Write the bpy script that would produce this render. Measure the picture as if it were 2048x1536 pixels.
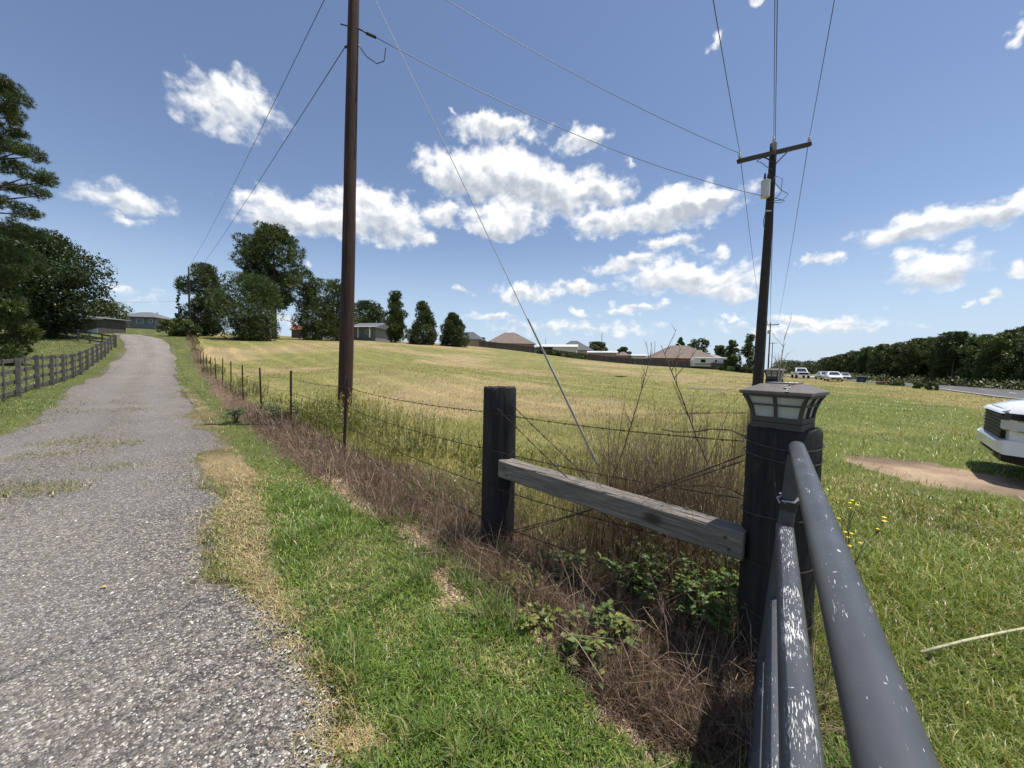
import bpy, bmesh, math, random
import numpy as np
from mathutils import Vector, Matrix
random.seed(7); RNG = np.random.default_rng(7)
for o in list(bpy.data.objects): bpy.data.objects.remove(o)
S = bpy.context.scene
COL = S.collection
R = math.radians
# ------------------------------------------------------------------ camera
H_EYE, F_PX, PITCH, ROLL = 1.55, 769.0, R(2.83), R(1.0)
cF = np.array([0, math.cos(PITCH), -math.sin(PITCH)])
cR0 = np.array([1.0, 0, 0]); cU0 = np.array([0, math.sin(PITCH), math.cos(PITCH)])
cR = cR0*math.cos(ROLL) + cU0*math.sin(ROLL); cU = -cR0*math.sin(ROLL) + cU0*math.cos(ROLL)
cam_d = bpy.data.cameras.new('camera'); cam = bpy.data.objects.new('camera', cam_d); COL.objects.link(cam)
cam_d.sensor_width = 36; cam_d.lens = F_PX/2048*36; cam_d.clip_start = 0.02; cam_d.clip_end = 5000
cam.matrix_world = Matrix(((cR[0], cU[0], -cF[0], 0), (cR[1], cU[1], -cF[1], 0), (cR[2], cU[2], -cF[2], H_EYE), (0, 0, 0, 1)))
S.camera = cam
# ------------------------------------------------------------------ light
SUN_EL, SUN_AZ = R(73.5), R(84)          # azimuth clockwise from +Y (the view direction)
sun_dir = Vector((math.sin(SUN_AZ)*math.cos(SUN_EL), math.cos(SUN_AZ)*math.cos(SUN_EL), math.sin(SUN_EL)))
sl = bpy.data.lights.new('sun', 'SUN'); sl.energy = 4.6; sl.angle = R(0.53); sl.color = (1.0, 0.955, 0.88)
so = bpy.data.objects.new('sun', sl); COL.objects.link(so)
so.rotation_euler = sun_dir.to_track_quat('Z', 'Y').to_euler(); so.location = (20, 20, 60)
S.view_settings.view_transform = 'Standard'; S.view_settings.look = 'None'
S.view_settings.gamma = 1; S.view_settings.use_curve_mapping = False; S.view_settings.exposure = 0.32
# ------------------------------------------------------------------ pixel <-> world
def ray(px, py):
    d = cF*F_PX + cR*(px-1024) - cU*(py-768)
    return d/np.linalg.norm(d)
def at(px, py, y):                     # point on that line of sight at a known distance y
    d = ray(px, py); t = y/d[1]
    return np.array([0, 0, H_EYE]) + d*t
def azel(px, py):
    d = ray(px, py); return math.degrees(math.atan2(d[0], d[1])), math.degrees(math.asin(d[2]))
# ------------------------------------------------------------------ node helpers
def N(nt, typ, **kw):
    n = nt.nodes.new(typ)
    for k, v in kw.items():
        if k.startswith('_'): n.inputs[int(k[1:])].default_value = v
        else: setattr(n, k, v)
    return n
def L(nt, a, b): nt.links.new(a, b)
def math_n(nt, op, a, b=None, c=None, clamp=False):
    n = nt.nodes.new('ShaderNodeMath'); n.operation = op; n.use_clamp = clamp
    for i, v in enumerate((a, b, c)):
        if v is None: continue
        if hasattr(v, 'links'): nt.links.new(v, n.inputs[i])
        else: n.inputs[i].default_value = v
    return n.outputs[0]
def vmath(nt, op, a, b=None):
    n = nt.nodes.new('ShaderNodeVectorMath'); n.operation = op
    for i, v in enumerate((a, b)):
        if v is None: continue
        if hasattr(v, 'links'): nt.links.new(v, n.inputs[i])
        else: n.inputs[i].default_value = v
    return n.outputs['Value'] if op in ('LENGTH', 'DOT_PRODUCT') else n.outputs['Vector']
def ramp(nt, fac, stops, interp='LINEAR'):
    n = nt.nodes.new('ShaderNodeValToRGB'); n.color_ramp.interpolation = interp
    e = n.color_ramp.elements
    while len(e) < len(stops): e.new(0.5)
    for i, (p, c) in enumerate(stops):
        e[i].position = p; e[i].color = (c[0], c[1], c[2], 1) if hasattr(c, '__len__') else (c, c, c, 1)
    nt.links.new(fac, n.inputs[0]); return n.outputs[0]
def noise_n(nt, vec, scale, detail=4, rough=0.55, dist=0.0, out='Fac'):
    n = nt.nodes.new('ShaderNodeTexNoise')
    n.inputs['Scale'].default_value = scale; n.inputs['Detail'].default_value = detail
    n.inputs['Roughness'].default_value = rough; n.inputs['Distortion'].default_value = dist
    if vec is not None: nt.links.new(vec, n.inputs['Vector'])
    return n.outputs[out]
def mixc(nt, f, a, b, blend='MIX'):
    n = nt.nodes.new('ShaderNodeMix'); n.data_type = 'RGBA'; n.blend_type = blend
    for i, v in ((0, f), (6, a), (7, b)):
        if hasattr(v, 'links'): nt.links.new(v, n.inputs[i])
        else: n.inputs[i].default_value = v if not hasattr(v, '__len__') else (v[0], v[1], v[2], 1)
    return n.outputs[2]
# ------------------------------------------------------------------ sky
W = bpy.data.worlds.new('World'); S.world = W; W.use_nodes = True
nt = W.node_tree; nt.nodes.clear()
out = N(nt, 'ShaderNodeOutputWorld'); bg = N(nt, 'ShaderNodeBackground')
sky = N(nt, 'ShaderNodeTexSky', sky_type='NISHITA'); sky.sun_disc = False
sky.sun_elevation = SUN_EL; sky.sun_rotation = SUN_AZ; sky.altitude = 100; sky.air_density = 1.0; sky.dust_density = 0.25; sky.ozone_density = 2.0
SKY_K = 0.11
skyc = mixc(nt, 1.0, sky.outputs[0], (SKY_K*1.03, SKY_K*.96, SKY_K*.96), 'MULTIPLY')
tc = N(nt, 'ShaderNodeTexCoord'); gen = tc.outputs['Generated']
sep = N(nt, 'ShaderNodeSeparateXYZ'); L(nt, gen, sep.inputs[0])
az = math_n(nt, 'MULTIPLY', math_n(nt, 'ARCTAN2', sep.outputs[0], sep.outputs[1]), 57.29578)
el = math_n(nt, 'MULTIPLY', math_n(nt, 'ARCSINE', sep.outputs[2]), 57.29578)
cmb = N(nt, 'ShaderNodeCombineXYZ'); L(nt, az, cmb.inputs[0]); L(nt, el, cmb.inputs[1]); ae = cmb.outputs[0]
# warped coordinates give the cumulus its ragged outline
w1 = noise_n(nt, ae, 0.16, 2, 0.6, 0, 'Color'); w2 = noise_n(nt, ae, 0.6, 3, 0.6, 0, 'Color')
wv = vmath(nt, 'ADD', vmath(nt, 'MULTIPLY', vmath(nt, 'SUBTRACT', w1, (.5, .5, .5)), (9, 5, 0)),
           vmath(nt, 'MULTIPLY', vmath(nt, 'SUBTRACT', w2, (.5, .5, .5)), (3.2, 2.4, 0)))
aew = vmath(nt, 'ADD', ae, wv)
CLOUDS = [  # px cx, cy, rx, ry, density
 (470,205,82,42,.8),(430,240,60,30,.62),(235,402,92,24,.6),(240,438,45,12,.5),
 (560,425,95,42,.9),(660,440,120,36,1.),(770,440,80,48,1.),(720,405,66,34,.9),(520,395,60,28,.8),(835,470,30,20,.8),
 (985,258,92,27,1.),(1165,280,55,26,1.),
 (985,350,125,58,1.3),(1090,385,140,55,1.3),(900,335,70,40,.9),(1195,380,45,28,1.),(1000,440,80,36,1.15),(890,425,48,22,.8),
 (1330,422,150,36,1.2),(1215,445,60,32,1.),(1410,410,72,30,1.),
 (1330,490,48,18,.8),(1420,502,30,11,.7),(1375,560,150,34,1.1),(1255,530,75,16,.8),(1460,585,65,22,.9),
 (1040,588,60,18,.85),(1145,573,62,16,.9),(1860,458,170,30,1.1),(2010,420,90,32,1.1),(1640,515,36,13,.7),(1855,538,120,32,1.0),(2060,545,40,14,.8),
 (1265,625,66,10,.7),(1640,640,120,13,.65),(975,640,50,9,.6),(1145,630,24,8,.7),(1990,597,36,9,.7),(1920,610,26,6,.5),
 (1520,4,42,12,.7),(1436,90,18,14,.6),(2046,45,28,26,.7),(618,530,15,13,.8),(1450,640,26,8,.6),(260,600,60,8,.4),(1255,318,8,14,.4),(900,213,12,5,.4),
 (1700,650,90,9,.5),(1550,660,120,9,.45),(1150,660,150,9,.4),(560,640,100,10,.35),(915,585,18,8,.5)]
dens = None; under = None
for (cx, cy, rx, ry, k) in CLOUDS:
    a0, e0 = azel(cx, cy); a1, _ = azel(cx+rx, cy); _, e1 = azel(cx, cy-ry)
    v = vmath(nt, 'MULTIPLY', vmath(nt, 'SUBTRACT', aew, (a0+0.3, e0+0.2, 0)), (.9/max(a1-a0, .3), .9/max(e1-e0, .2), 0))
    b = math_n(nt, 'MULTIPLY', math_n(nt, 'SUBTRACT', 1.0, vmath(nt, 'LENGTH', v)), k)
    dens = b if dens is None else math_n(nt, 'SMOOTH_MAX', dens, b, .25)
    if rx < 44: continue
    sv = N(nt, 'ShaderNodeSeparateXYZ'); L(nt, v, sv.inputs[0])
    # height inside the nearest cloud: its flat base is greyer than its top
    g = math_n(nt, 'MULTIPLY', math_n(nt, 'MAXIMUM', b, 0.0), sv.outputs[1])
    under = g if under is None else math_n(nt, 'ADD', under, g)
# the same kind of fair-weather cloud all round, outside the measured ones
side = math_n(nt, 'SMOOTHSTEP' if False else 'SUBTRACT', math_n(nt, 'ABSOLUTE', az), 62.0)
side = math_n(nt, 'MULTIPLY', side, 0.1, None, True)
fld = math_n(nt, 'SUBTRACT', noise_n(nt, vmath(nt, 'MULTIPLY', aew, (1, 2.2, 0)), 0.045, 2, .5), 0.58)
fld = math_n(nt, 'MULTIPLY', math_n(nt, 'MULTIPLY', fld, 7.0), side)
fld = math_n(nt, 'SUBTRACT', fld, math_n(nt, 'MULTIPLY', math_n(nt, 'SUBTRACT', 1.0, side), 1.0))
dens = math_n(nt, 'MAXIMUM', dens, fld)
fine = noise_n(nt, vmath(nt, 'MULTIPLY', ae, (1, 1.3, 0)), 0.55, 7, .55)
fine2 = noise_n(nt, vmath(nt, 'ADD', vmath(nt, 'MULTIPLY', ae, (1, 1.3, 0)), (0.7, 1.1, 0)), 0.55, 4, .50)
dd = math_n(nt, 'ADD', dens, math_n(nt, 'MULTIPLY', math_n(nt, 'SUBTRACT', fine, 0.49), 1.25))
alpha = N(nt, 'ShaderNodeMapRange', interpolation_type='SMOOTHSTEP'); L(nt, dd, alpha.inputs[0])
alpha.inputs[1].default_value = -0.14; alpha.inputs[2].default_value = 0.55
lit = math_n(nt, 'ADD', math_n(nt, 'MULTIPLY', math_n(nt, 'SUBTRACT', fine, fine2), 1.2), 0.68)
lit = math_n(nt, 'ADD', lit, math_n(nt, 'MULTIPLY', under, 1.9))
lit = math_n(nt, 'SUBTRACT', lit, math_n(nt, 'MULTIPLY', math_n(nt, 'MAXIMUM', math_n(nt, 'SUBTRACT', dd, .5), 0.0), .12), None, True)
ccol = ramp(nt, lit, [(0.0, (.42, .46, .52)), (0.45, (.60, .63, .67)), (0.80, (.80, .81, .82)), (1.0, (.87, .87, .87))])
low = N(nt, 'ShaderNodeMapRange', interpolation_type='SMOOTHSTEP'); L(nt, el, low.inputs[0]); low.inputs[1].default_value = 18; low.inputs[2].default_value = -1; low.inputs[3].default_value = 0; low.inputs[4].default_value = .8
skyc = mixc(nt, low.outputs[0], skyc, (.42, .55, .72))
full = mixc(nt, math_n(nt, 'MULTIPLY', alpha.outputs[0], .97), skyc, ccol)
L(nt, full, bg.inputs[0]); bg.inputs[1].default_value = 1.0; L(nt, bg.outputs[0], out.inputs[0])
W.cycles.sampling_method = 'NONE'
S.cycles.max_bounces = 4; S.cycles.diffuse_bounces = 2; S.cycles.glossy_bounces = 2; S.cycles.transmission_bounces = 3; S.cycles.transparent_max_bounces = 4
# ------------------------------------------------------------------ terrain
CP = []
def cp(px, py, d): CP.append(tuple(at(px, py, d)))
for a in [(487,800,14.7),(461,780,17.9),(430,757,24),(410,740,30.8),(394,722,39),(378,672,64),
          (25,793,13.1),(68,773,15.6),(98,758,19.6),(144,740,24.5),(228,694,40),
          (250,672,66),(285,681,50),(297,702,39),(286,728,31),(271,756,24.5),(248,775,19),(295,660,105),
          (60,665,50),(0,690,35),(140,655,75),
          (560,678,76),(720,682,92),(900,690,100),(1000,698,108),(1200,723,115),(1400,739,110),(1480,743,95),
          (1000,740,42),(1000,775,22),(700,740,25),(800,757,22),(700,705,50),(900,720,55),(1150,737,60)]: cp(*a)
for p in [(0,0,0),(-3,2,0),(3,2,0),(-2,6,0),(-6,9,0),(-10,6,0),(2,8,0),(7,8,0),(0,-8,0),(-12,-6,0),(10,-6,0),(14,10,0),(22,15,0),(30,26,-.05),
          (9,14,.0),(14,24,.1),(20,32,.25),(26,40,.3),(38,37,-.1),(48,48,-.1),(55,66,-.1),(63,90,0),(45,60,.1),(70,60,-.1),(90,90,0),(60,30,0),(100,150,0),(180,120,0),(60,-30,0),(0,-60,0),(-60,-60,0),
          (-30,-10,.1),(-70,20,1.5),(-80,70,6),(-110,110,9.5),(0,180,8),(-60,170,10),(60,180,2),(200,0,0),(-200,0,2),(0,-200,0),(200,300,3),(0,350,9),(-250,250,11),(-200,-200,0),(250,-200,0)]: CP.append(p)
CP = np.array(CP, float)
def _k(r2): return np.where(r2 > 1e-9, 0.5*r2*np.log(np.maximum(r2, 1e-9)), 0)
def _fit():
    n = len(CP); xy = CP[:, :2]/50.0
    r2 = ((xy[:, None]-xy[None])**2).sum(-1)
    A = np.zeros((n+3, n+3)); A[:n, :n] = _k(r2) + np.eye(n)*2e-3
    Pm = np.c_[np.ones(n), xy]; A[:n, n:] = Pm; A[n:, :n] = Pm.T
    return np.linalg.solve(A, np.r_[CP[:, 2], 0, 0, 0])
_w = _fit()
def gz(x, y):
    x = np.atleast_1d(np.asarray(x, float)); y = np.atleast_1d(np.asarray(y, float)); o = np.empty(x.shape)
    rr = np.hypot(x, y); s = np.minimum(1, 260/np.maximum(rr, 1e-6)); xs = x*s/50; ys = y*s/50
    c = CP[:, :2]/50.0
    for i in range(0, len(x), 40000):
        a, b = xs[i:i+40000], ys[i:i+40000]
        r2 = (a[:, None]-c[:, 0])**2 + (b[:, None]-c[:, 1])**2
        o[i:i+40000] = _k(r2)@_w[:-3] + _w[-3] + _w[-2]*a + _w[-1]*b
    return o
def g1(x, y): return float(gz([x], [y])[0])
def gp(px, py):                        # where a line of sight meets the ground
    d = ray(px, py); t = np.concatenate([np.linspace(.3, 30, 600), np.linspace(30.1, 400, 1500)])
    P = np.array([0, 0, H_EYE]) + d[None]*t[:, None]
    below = np.nonzero(P[:, 2] < gz(P[:, 0], P[:, 1]))[0]
    i = below[0] if len(below) else len(t)-1
    q = P[i]; return np.array([q[0], q[1], g1(q[0], q[1])])
# cheap value noise for masks and relief
_tab = RNG.random((256, 256))
def vnoise(x, y, s=1.0):
    x = np.asarray(x)*s+1000.0; y = np.asarray(y)*s+1000.0
    xi = np.floor(x).astype(int); yi = np.floor(y).astype(int); fx = x-xi; fy = y-yi
    fx = fx*fx*(3-2*fx); fy = fy*fy*(3-2*fy)
    t = lambda a, b: _tab[a & 255, b & 255]
    return (t(xi, yi)*(1-fx)+t(xi+1, yi)*fx)*(1-fy) + (t(xi, yi+1)*(1-fx)+t(xi+1, yi+1)*fx)*fy
def fbm(x, y, s=1.0, o=4):
    v = 0; a = .5; n = 0
    for i in range(o): v = v+a*vnoise(x+17.3*i, y-9.1*i, s); n += a; s *= 2.1; a *= .5
    return v/n
def inpoly(x, y, poly):
    r = np.zeros(x.shape, bool); n = len(poly)
    for i in range(n):
        x0, y0 = poly[i][:2]; x1, y1 = poly[(i+1) % n][:2]
        if y0 == y1: continue
        c = ((y0 > y) != (y1 > y)) & (x < (x1-x0)*(y-y0)/(y1-y0)+x0)
        r ^= c
    return r
def polydist(x, y, pl):                # distance to an open polyline
    d = np.full(x.shape, 1e9)
    for i in range(len(pl)-1):
        ax, ay = pl[i][:2]; bx, by = pl[i+1][:2]; vx, vy = bx-ax, by-ay; l2 = vx*vx+vy*vy+1e-12
        t = np.clip(((x-ax)*vx+(y-ay)*vy)/l2, 0, 1)
        d = np.minimum(d, np.hypot(x-ax-t*vx, y-ay-t*vy))
    return d
# ------------------------------------------------------------------ mesh helpers
def mesh_from(name, V, tris=None, quads=None, col=None, smooth=False):
    me = bpy.data.meshes.new(name)
    V = np.asarray(V, np.float32); nt_ = 0 if tris is None else len(tris); nq = 0 if quads is None else len(quads)
    me.vertices.add(len(V)); me.vertices.foreach_set('co', V.ravel())
    loops = []
    if nt_: loops.append(np.asarray(tris, np.int32).ravel())
    if nq: loops.append(np.asarray(quads, np.int32).ravel())
    lp = np.concatenate(loops); me.loops.add(len(lp)); me.loops.foreach_set('vertex_index', lp)
    st = np.concatenate([np.arange(nt_)*3, nt_*3+np.arange(nq)*4]).astype(np.int32)
    me.polygons.add(nt_+nq); me.polygons.foreach_set('loop_start', st)
    me.polygons.foreach_set('loop_total', np.concatenate([np.full(nt_, 3), np.full(nq, 4)]).astype(np.int32))
    if smooth: me.polygons.foreach_set('use_smooth', np.ones(nt_+nq, bool))
    me.update(calc_edges=True)
    if col is not None:
        a = me.color_attributes.new('col', 'FLOAT_COLOR', 'POINT')
        c = np.ones((len(V), 4), np.float32); c[:, :3] = col; a.data.foreach_set('color', c.ravel())
    me.validate()
    return me
def link(name, me, mat=None, parent=None):
    o = bpy.data.objects.new(name, me); COL.objects.link(o)
    if mat is not None and me is not None and len(me.materials) == 0: me.materials.append(mat)
    if parent is not None: o.parent = parent
    return o
def tag(o, label=None, cat=None, group=None, kind=None):
    if label: o['label'] = label
    if cat: o['category'] = cat
    if group: o['group'] = group
    if kind: o['kind'] = kind
    return o
def thing(name, label, cat, loc=(0, 0, 0), rz=0.0, group=None):
    o = bpy.data.objects.new(name, None); COL.objects.link(o); o.empty_display_size = .2
    o.location = loc; o.rotation_euler = (0, 0, rz); return tag(o, label, cat, group)
class MB:
    """collects shapes into one mesh; coordinates local to the thing"""
    def __init__(s): s.v = []; s.f = []
    def add(s, vs, fs):
        b = len(s.v); s.v += [tuple(map(float, v)) for v in vs]; s.f += [tuple(i+b for i in f) for f in fs]; return s
    def box(s, c, d, rz=0.0, M=None, tap=1.0):
        hx, hy, hz = d[0]/2, d[1]/2, d[2]/2; vs = []
        for z, k in ((-hz, 1), (hz, tap)):
            for x, y in ((-hx, -hy), (hx, -hy), (hx, hy), (-hx, hy)): vs.append(Vector((x*k, y*k, z)))
        Mt = Matrix.Translation(c) @ (M if M is not None else Matrix.Rotation(rz, 4, 'Z'))
        return s.add([Mt @ v for v in vs], [(3, 2, 1, 0), (4, 5, 6, 7), (0, 1, 5, 4), (1, 2, 6, 5), (2, 3, 7, 6), (3, 0, 4, 7)])
    def bar(s, a, b, w, h, up=(0, 0, 1)):          # box along a segment
        a, b = Vector(a), Vector(b); t = (b-a).normalized(); u = Vector(up)
        n = t.cross(u).normalized(); u = n.cross(t).normalized()
        vs = [p+n*i*w/2+u*j*h/2 for p in (a, b) for i, j in ((-1, -1), (1, -1), (1, 1), (-1, 1))]
        return s.add(vs, [(0, 1, 2, 3), (7, 6, 5, 4), (1, 0, 4, 5), (2, 1, 5, 6), (3, 2, 6, 7), (0, 3, 7, 4)])
    def tube(s, pts, r, n=8, cap=True):
        pts = [Vector(p) for p in pts]; m = len(pts)
        rs = r if hasattr(r, '__len__') else [r]*m; rings = []
        t = (pts[1]-pts[0]).normalized(); u = t.orthogonal().normalized()
        vs = []
        for i, p in enumerate(pts):
            t = (pts[min(i+1, m-1)]-pts[max(i-1, 0)])
            t = t.normalized() if t.length > 1e-9 else Vector((0, 0, 1))
            u = (u-t*u.dot(t)); u = u.normalized() if u.length > 1e-6 else t.orthogonal().normalized()
            w = t.cross(u)
            for k in range(n): a = 2*math.pi*k/n; vs.append(p+(u*math.cos(a)+w*math.sin(a))*rs[i])
        fs = [(i*n+k, i*n+(k+1) % n, (i+1)*n+(k+1) % n, (i+1)*n+k) for i in range(m-1) for k in range(n)]
        if cap: fs += [tuple(range(n-1, -1, -1)), tuple((m-1)*n+k for k in range(n))]
        return s.add(vs, fs)
    def lathe(s, prof, c=(0, 0, 0), n=16):         # prof: (r, z)
        vs = [(c[0]+r*math.cos(2*math.pi*k/n), c[1]+r*math.sin(2*math.pi*k/n), c[2]+z) for r, z in prof for k in range(n)]
        m = len(prof); fs = [(i*n+k, i*n+(k+1) % n, (i+1)*n+(k+1) % n, (i+1)*n+k) for i in range(m-1) for k in range(n)]
        fs += [tuple(range(n-1, -1, -1)), tuple((m-1)*n+k for k in range(n))]
        return s.add(vs, fs)
    def loft(s, secs, cap=True):                   # equal-length closed loops
        n = len(secs[0]); vs = [p for sec in secs for p in sec]
        fs = [(i*n+k, i*n+(k+1) % n, (i+1)*n+(k+1) % n, (i+1)*n+k) for i in range(len(secs)-1) for k in range(n)]
        if cap: fs += [tuple(range(n-1, -1, -1)), tuple((len(secs)-1)*n+k for k in range(n))]
        return s.add(vs, fs)
    def poly(s, pts, th, nrm):                     # flat polygon with thickness
        nrm = Vector(nrm).normalized(); n = len(pts)
        a = [Vector(p) for p in pts]; b = [p+nrm*th for p in a]
        return s.add(a+b, [tuple(range(n-1, -1, -1)), tuple(range(n, 2*n))]+[(k, (k+1) % n, n+(k+1) % n, n+k) for k in range(n)])
    def mesh(s, name, smooth=False, bevel=0.0, recalc=True):
        me = bpy.data.meshes.new(name); me.from_pydata(s.v, [], s.f)
        bm = bmesh.new(); bm.from_mesh(me)
        if recalc: bmesh.ops.recalc_face_normals(bm, faces=bm.faces)
        if bevel: bmesh.ops.bevel(bm, geom=list(bm.edges), offset=bevel, segments=2, profile=.6, affect='EDGES', clamp_overlap=True)
        bm.to_mesh(me); bm.free()
        if smooth:
            me.polygons.foreach_set('use_smooth', np.ones(len(me.polygons), bool))
            if smooth != 'all': me.set_sharp_from_angle(angle=R(38))
        return me
    def build(s, name, mat, parent=None, smooth=False, bevel=0.0, recalc=True):
        return link(name, s.mesh(name, smooth, bevel, recalc), mat, parent)
def dup(root, loc=None, rz=None, label=None, scale=None):
    r = root.copy(); COL.objects.link(r)
    if loc is not None: r.location = loc
    if rz is not None: r.rotation_euler = (0, 0, rz)
    if scale is not None: r.scale = scale
    if label: r['label'] = label
    for ch in list(root.children):
        c = ch.copy(); COL.objects.link(c); c.parent = r
        for g in list(ch.children):
            d = g.copy(); COL.objects.link(d); d.parent = c
    return r
# ------------------------------------------------------------------ materials
MATS = {}
def pmat(name, col=(.5, .5, .5), rough=.6, metal=0.0, var=0.0, vscale=3.0, bump=0.0, bscale=30.0, stretch=(1, 1, 1), col2=None, spec=.5, coat=0.0, detail=6):
    """principled material with noise colour variation and bump in object space"""
    if name in MATS: return MATS[name]
    m = bpy.data.materials.new(name); m.use_nodes = True; t = m.node_tree; b = t.nodes['Principled BSDF']
    b.inputs['Roughness'].default_value = rough; b.inputs['Metallic'].default_value = metal
    b.inputs['Specular IOR Level'].default_value = spec; b.inputs['Coat Weight'].default_value = coat
    tcn = t.nodes.new('ShaderNodeTexCoord'); mp = t.nodes.new('ShaderNodeMapping'); mp.inputs['Scale'].default_value = stretch
    L(t, tcn.outputs['Object'], mp.inputs[0]); v = mp.outputs[0]
    if var or col2:
        f = noise_n(t, v, vscale, detail, .62)
        c2 = col2 if col2 else tuple(max(0, c*(1-var)) for c in col)
        c1 = col if col2 else tuple(min(1, c*(1+var)) for c in col)
        L(t, ramp(t, f, [(0.32, c2), (0.68, c1)]), b.inputs['Base Color'])
    else: b.inputs['Base Color'].default_value = (*col, 1)
    if bump:
        bn = t.nodes.new('ShaderNodeBump'); bn.inputs['Strength'].default_value = bump; bn.inputs['Distance'].default_value = .02
        L(t, noise_n(t, v, bscale, 5, .65), bn.inputs['Height']); L(t, bn.outputs[0], b.inputs['Normal'])
    MATS[name] = m; return m
def leaf_mat(name, tint=(1, 1, 1), rough=.55, trans=.25, objvar=0.0, clump=0.0, cscale=.6):
    """leaf / blade material: the plant's own colour from the attribute 'col', some light passing through"""
    if name in MATS: return MATS[name]
    m = bpy.data.materials.new(name); m.use_nodes = True; t = m.node_tree; b = t.nodes['Principled BSDF']; o = t.nodes['Material Output']
    at_ = t.nodes.new('ShaderNodeVertexColor'); at_.layer_name = 'col'
    c = mixc(t, 1.0, at_.outputs[0], tint, 'MULTIPLY')
    if objvar:
        oi = t.nodes.new('ShaderNodeObjectInfo'); hs = t.nodes.new('ShaderNodeHueSaturation')
        mr = t.nodes.new('ShaderNodeMapRange'); L(t, oi.outputs['Random'], mr.inputs[0]); mr.inputs[3].default_value = 1-objvar; mr.inputs[4].default_value = 1+objvar
        L(t, mr.outputs[0], hs.inputs['Value']); L(t, c, hs.inputs['Color'])
        mr2 = t.nodes.new('ShaderNodeMapRange'); L(t, math_n(t, 'FRACT', math_n(t, 'MULTIPLY', oi.outputs['Random'], 7.31)), mr2.inputs[0]); mr2.inputs[3].default_value = .485; mr2.inputs[4].default_value = .515
        L(t, mr2.outputs[0], hs.inputs['Hue']); c = hs.outputs[0]
    L(t, c, b.inputs['Base Color']); b.inputs['Roughness'].default_value = rough; b.inputs['Specular IOR Level'].default_value = .35
    tr = t.nodes.new('ShaderNodeBsdfTranslucent'); L(t, mixc(t, 1.0, c, (1.25, 1.2, .6), 'MULTIPLY'), tr.inputs[0])
    mx = t.nodes.new('ShaderNodeMixShader'); mx.inputs[0].default_value = trans
    L(t, b.outputs[0], mx.inputs[1]); L(t, tr.outputs[0], mx.inputs[2]); L(t, mx.outputs[0], o.inputs[0])
    MATS[name] = m; return m
# ------------------------------------------------------------------ plan of the place (from lines of sight onto the ground)
GATE_POST = np.array([1.368, 1.924]); BRACE_POST = np.array([-0.10, 3.27])
FD = np.array([-0.889, 1.0])                       # the driveway fence runs this way
def fence_xy(y): return np.array([BRACE_POST[0]+FD[0]*(y-BRACE_POST[1]), y])
RD = np.array([0.672, 1.0])                        # the roadside fence runs this way
def road_fence_xy(y): return np.array([GATE_POST[0]+RD[0]*(y-GATE_POST[1]), y])
FENCE_LINE = [GATE_POST, BRACE_POST, fence_xy(62.0)]
def pxs(l): return [tuple(gp(*p)) for p in l]
gr_right = pxs([(236,668),(285,672),(322,679),(342,695),(349,728),(352,760),(360,787),(392,812),(374,828),(392,853),(436,864),(452,892),(392,908),(412,955),(448,988),(424,1034),(440,1093),(446,1146),(505,1193),(580,1240),(632,1290),(659,1337),(712,1399),(704,1446),(650,1480),(690,1536)])
gr_right += [(0.35, .35, 0), (1.6, -1.6, 0), (4, -5, 0)]
gr_left = pxs([(226,668),(242,676),(254,690),(250,700),(223,728),(191,756),(143,775),(111,810),(53,847),(0,867)]) + [(-8.2, 4.2, 0), (-6.4, 1.4, 0), (-4.2, -2.2, 0), (-1.0, -7, 0)]
GRAVEL = gr_left[::-1] + gr_right
STRAW = [pxs([(384,906),(440,862),(470,895),(520,950),(535,1010),(545,1080),(575,1180),(610,1255),(580,1250),(498,1200),(430,1146),(430,1093),(415,1034),(440,988),(400,955)]),
         pxs([(620,1285),(690,1350),(740,1430),(800,1500),(810,1536),(640,1536),(640,1470),(705,1450),(712,1399),(650,1340)]),
         pxs([(352,780),(392,812),(374,828),(392,853),(440,862),(455,855),(420,820),(395,795),(370,775)])]
BRUSH = pxs([(372,664),(380,700),(400,745),(430,790),(470,838),(520,870),(560,905),(640,965),(690,1010),(760,1040),(850,1045),(900,1110),(960,1150),(1040,1230),(1120,1300),(1230,1420),(1290,1536),(1560,1536),(1560,1400),(1510,1180),(1040,1050),(960,980),(800,935),(690,895),(560,832),(480,783),(400,710),(376,664)])
LITTER = [pxs([(770,1045),(850,1055),(890,1110),(940,1150),(900,1150),(850,1100)]), pxs([(1050,1225),(1120,1290),(1160,1340),(1120,1340),(1060,1280)]), pxs([(640,945),(690,950),(735,1000),(770,1035),(720,1030),(660,985)]), pxs([(850,1140),(910,1150),(960,1220),(900,1220)]), pxs([(985,1200),(1060,1230),(1130,1320),(1060,1300)]), pxs([(1150,1340),(1290,1480),(1400,1536),(1290,1536),(1200,1450)])]
TRACK = pxs([(1672,912),(1760,915),(1850,925),(1960,945),(2048,962),(2300,1000),(2300,1075),(2048,1003),(1950,985),(1860,975),(1780,950),(1700,930)])
TUFTS = [(gp(*p)[:2], r) for p, r in [((195,808),.75),((165,826),.8),((265,820),.5),((120,888),.45),((205,890),.45),((70,915),.35),((210,938),.4),((10,990),.5),((140,905),.4)]]
road_near = pxs([(2300,828),(1984,794),(1873,778),(1797,770),(1698,761.5),(1600,755),(1540,749)])
def warp(x, y, a, s): return x+(fbm(x, y, s, 3)-.5)*a, y+(fbm(x+40, y+7, s, 3)-.5)*a
def left_of(x, y, a, b): return (b[0]-a[0])*(y-a[1])-(b[1]-a[1])*(x-a[0]) > 0
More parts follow.
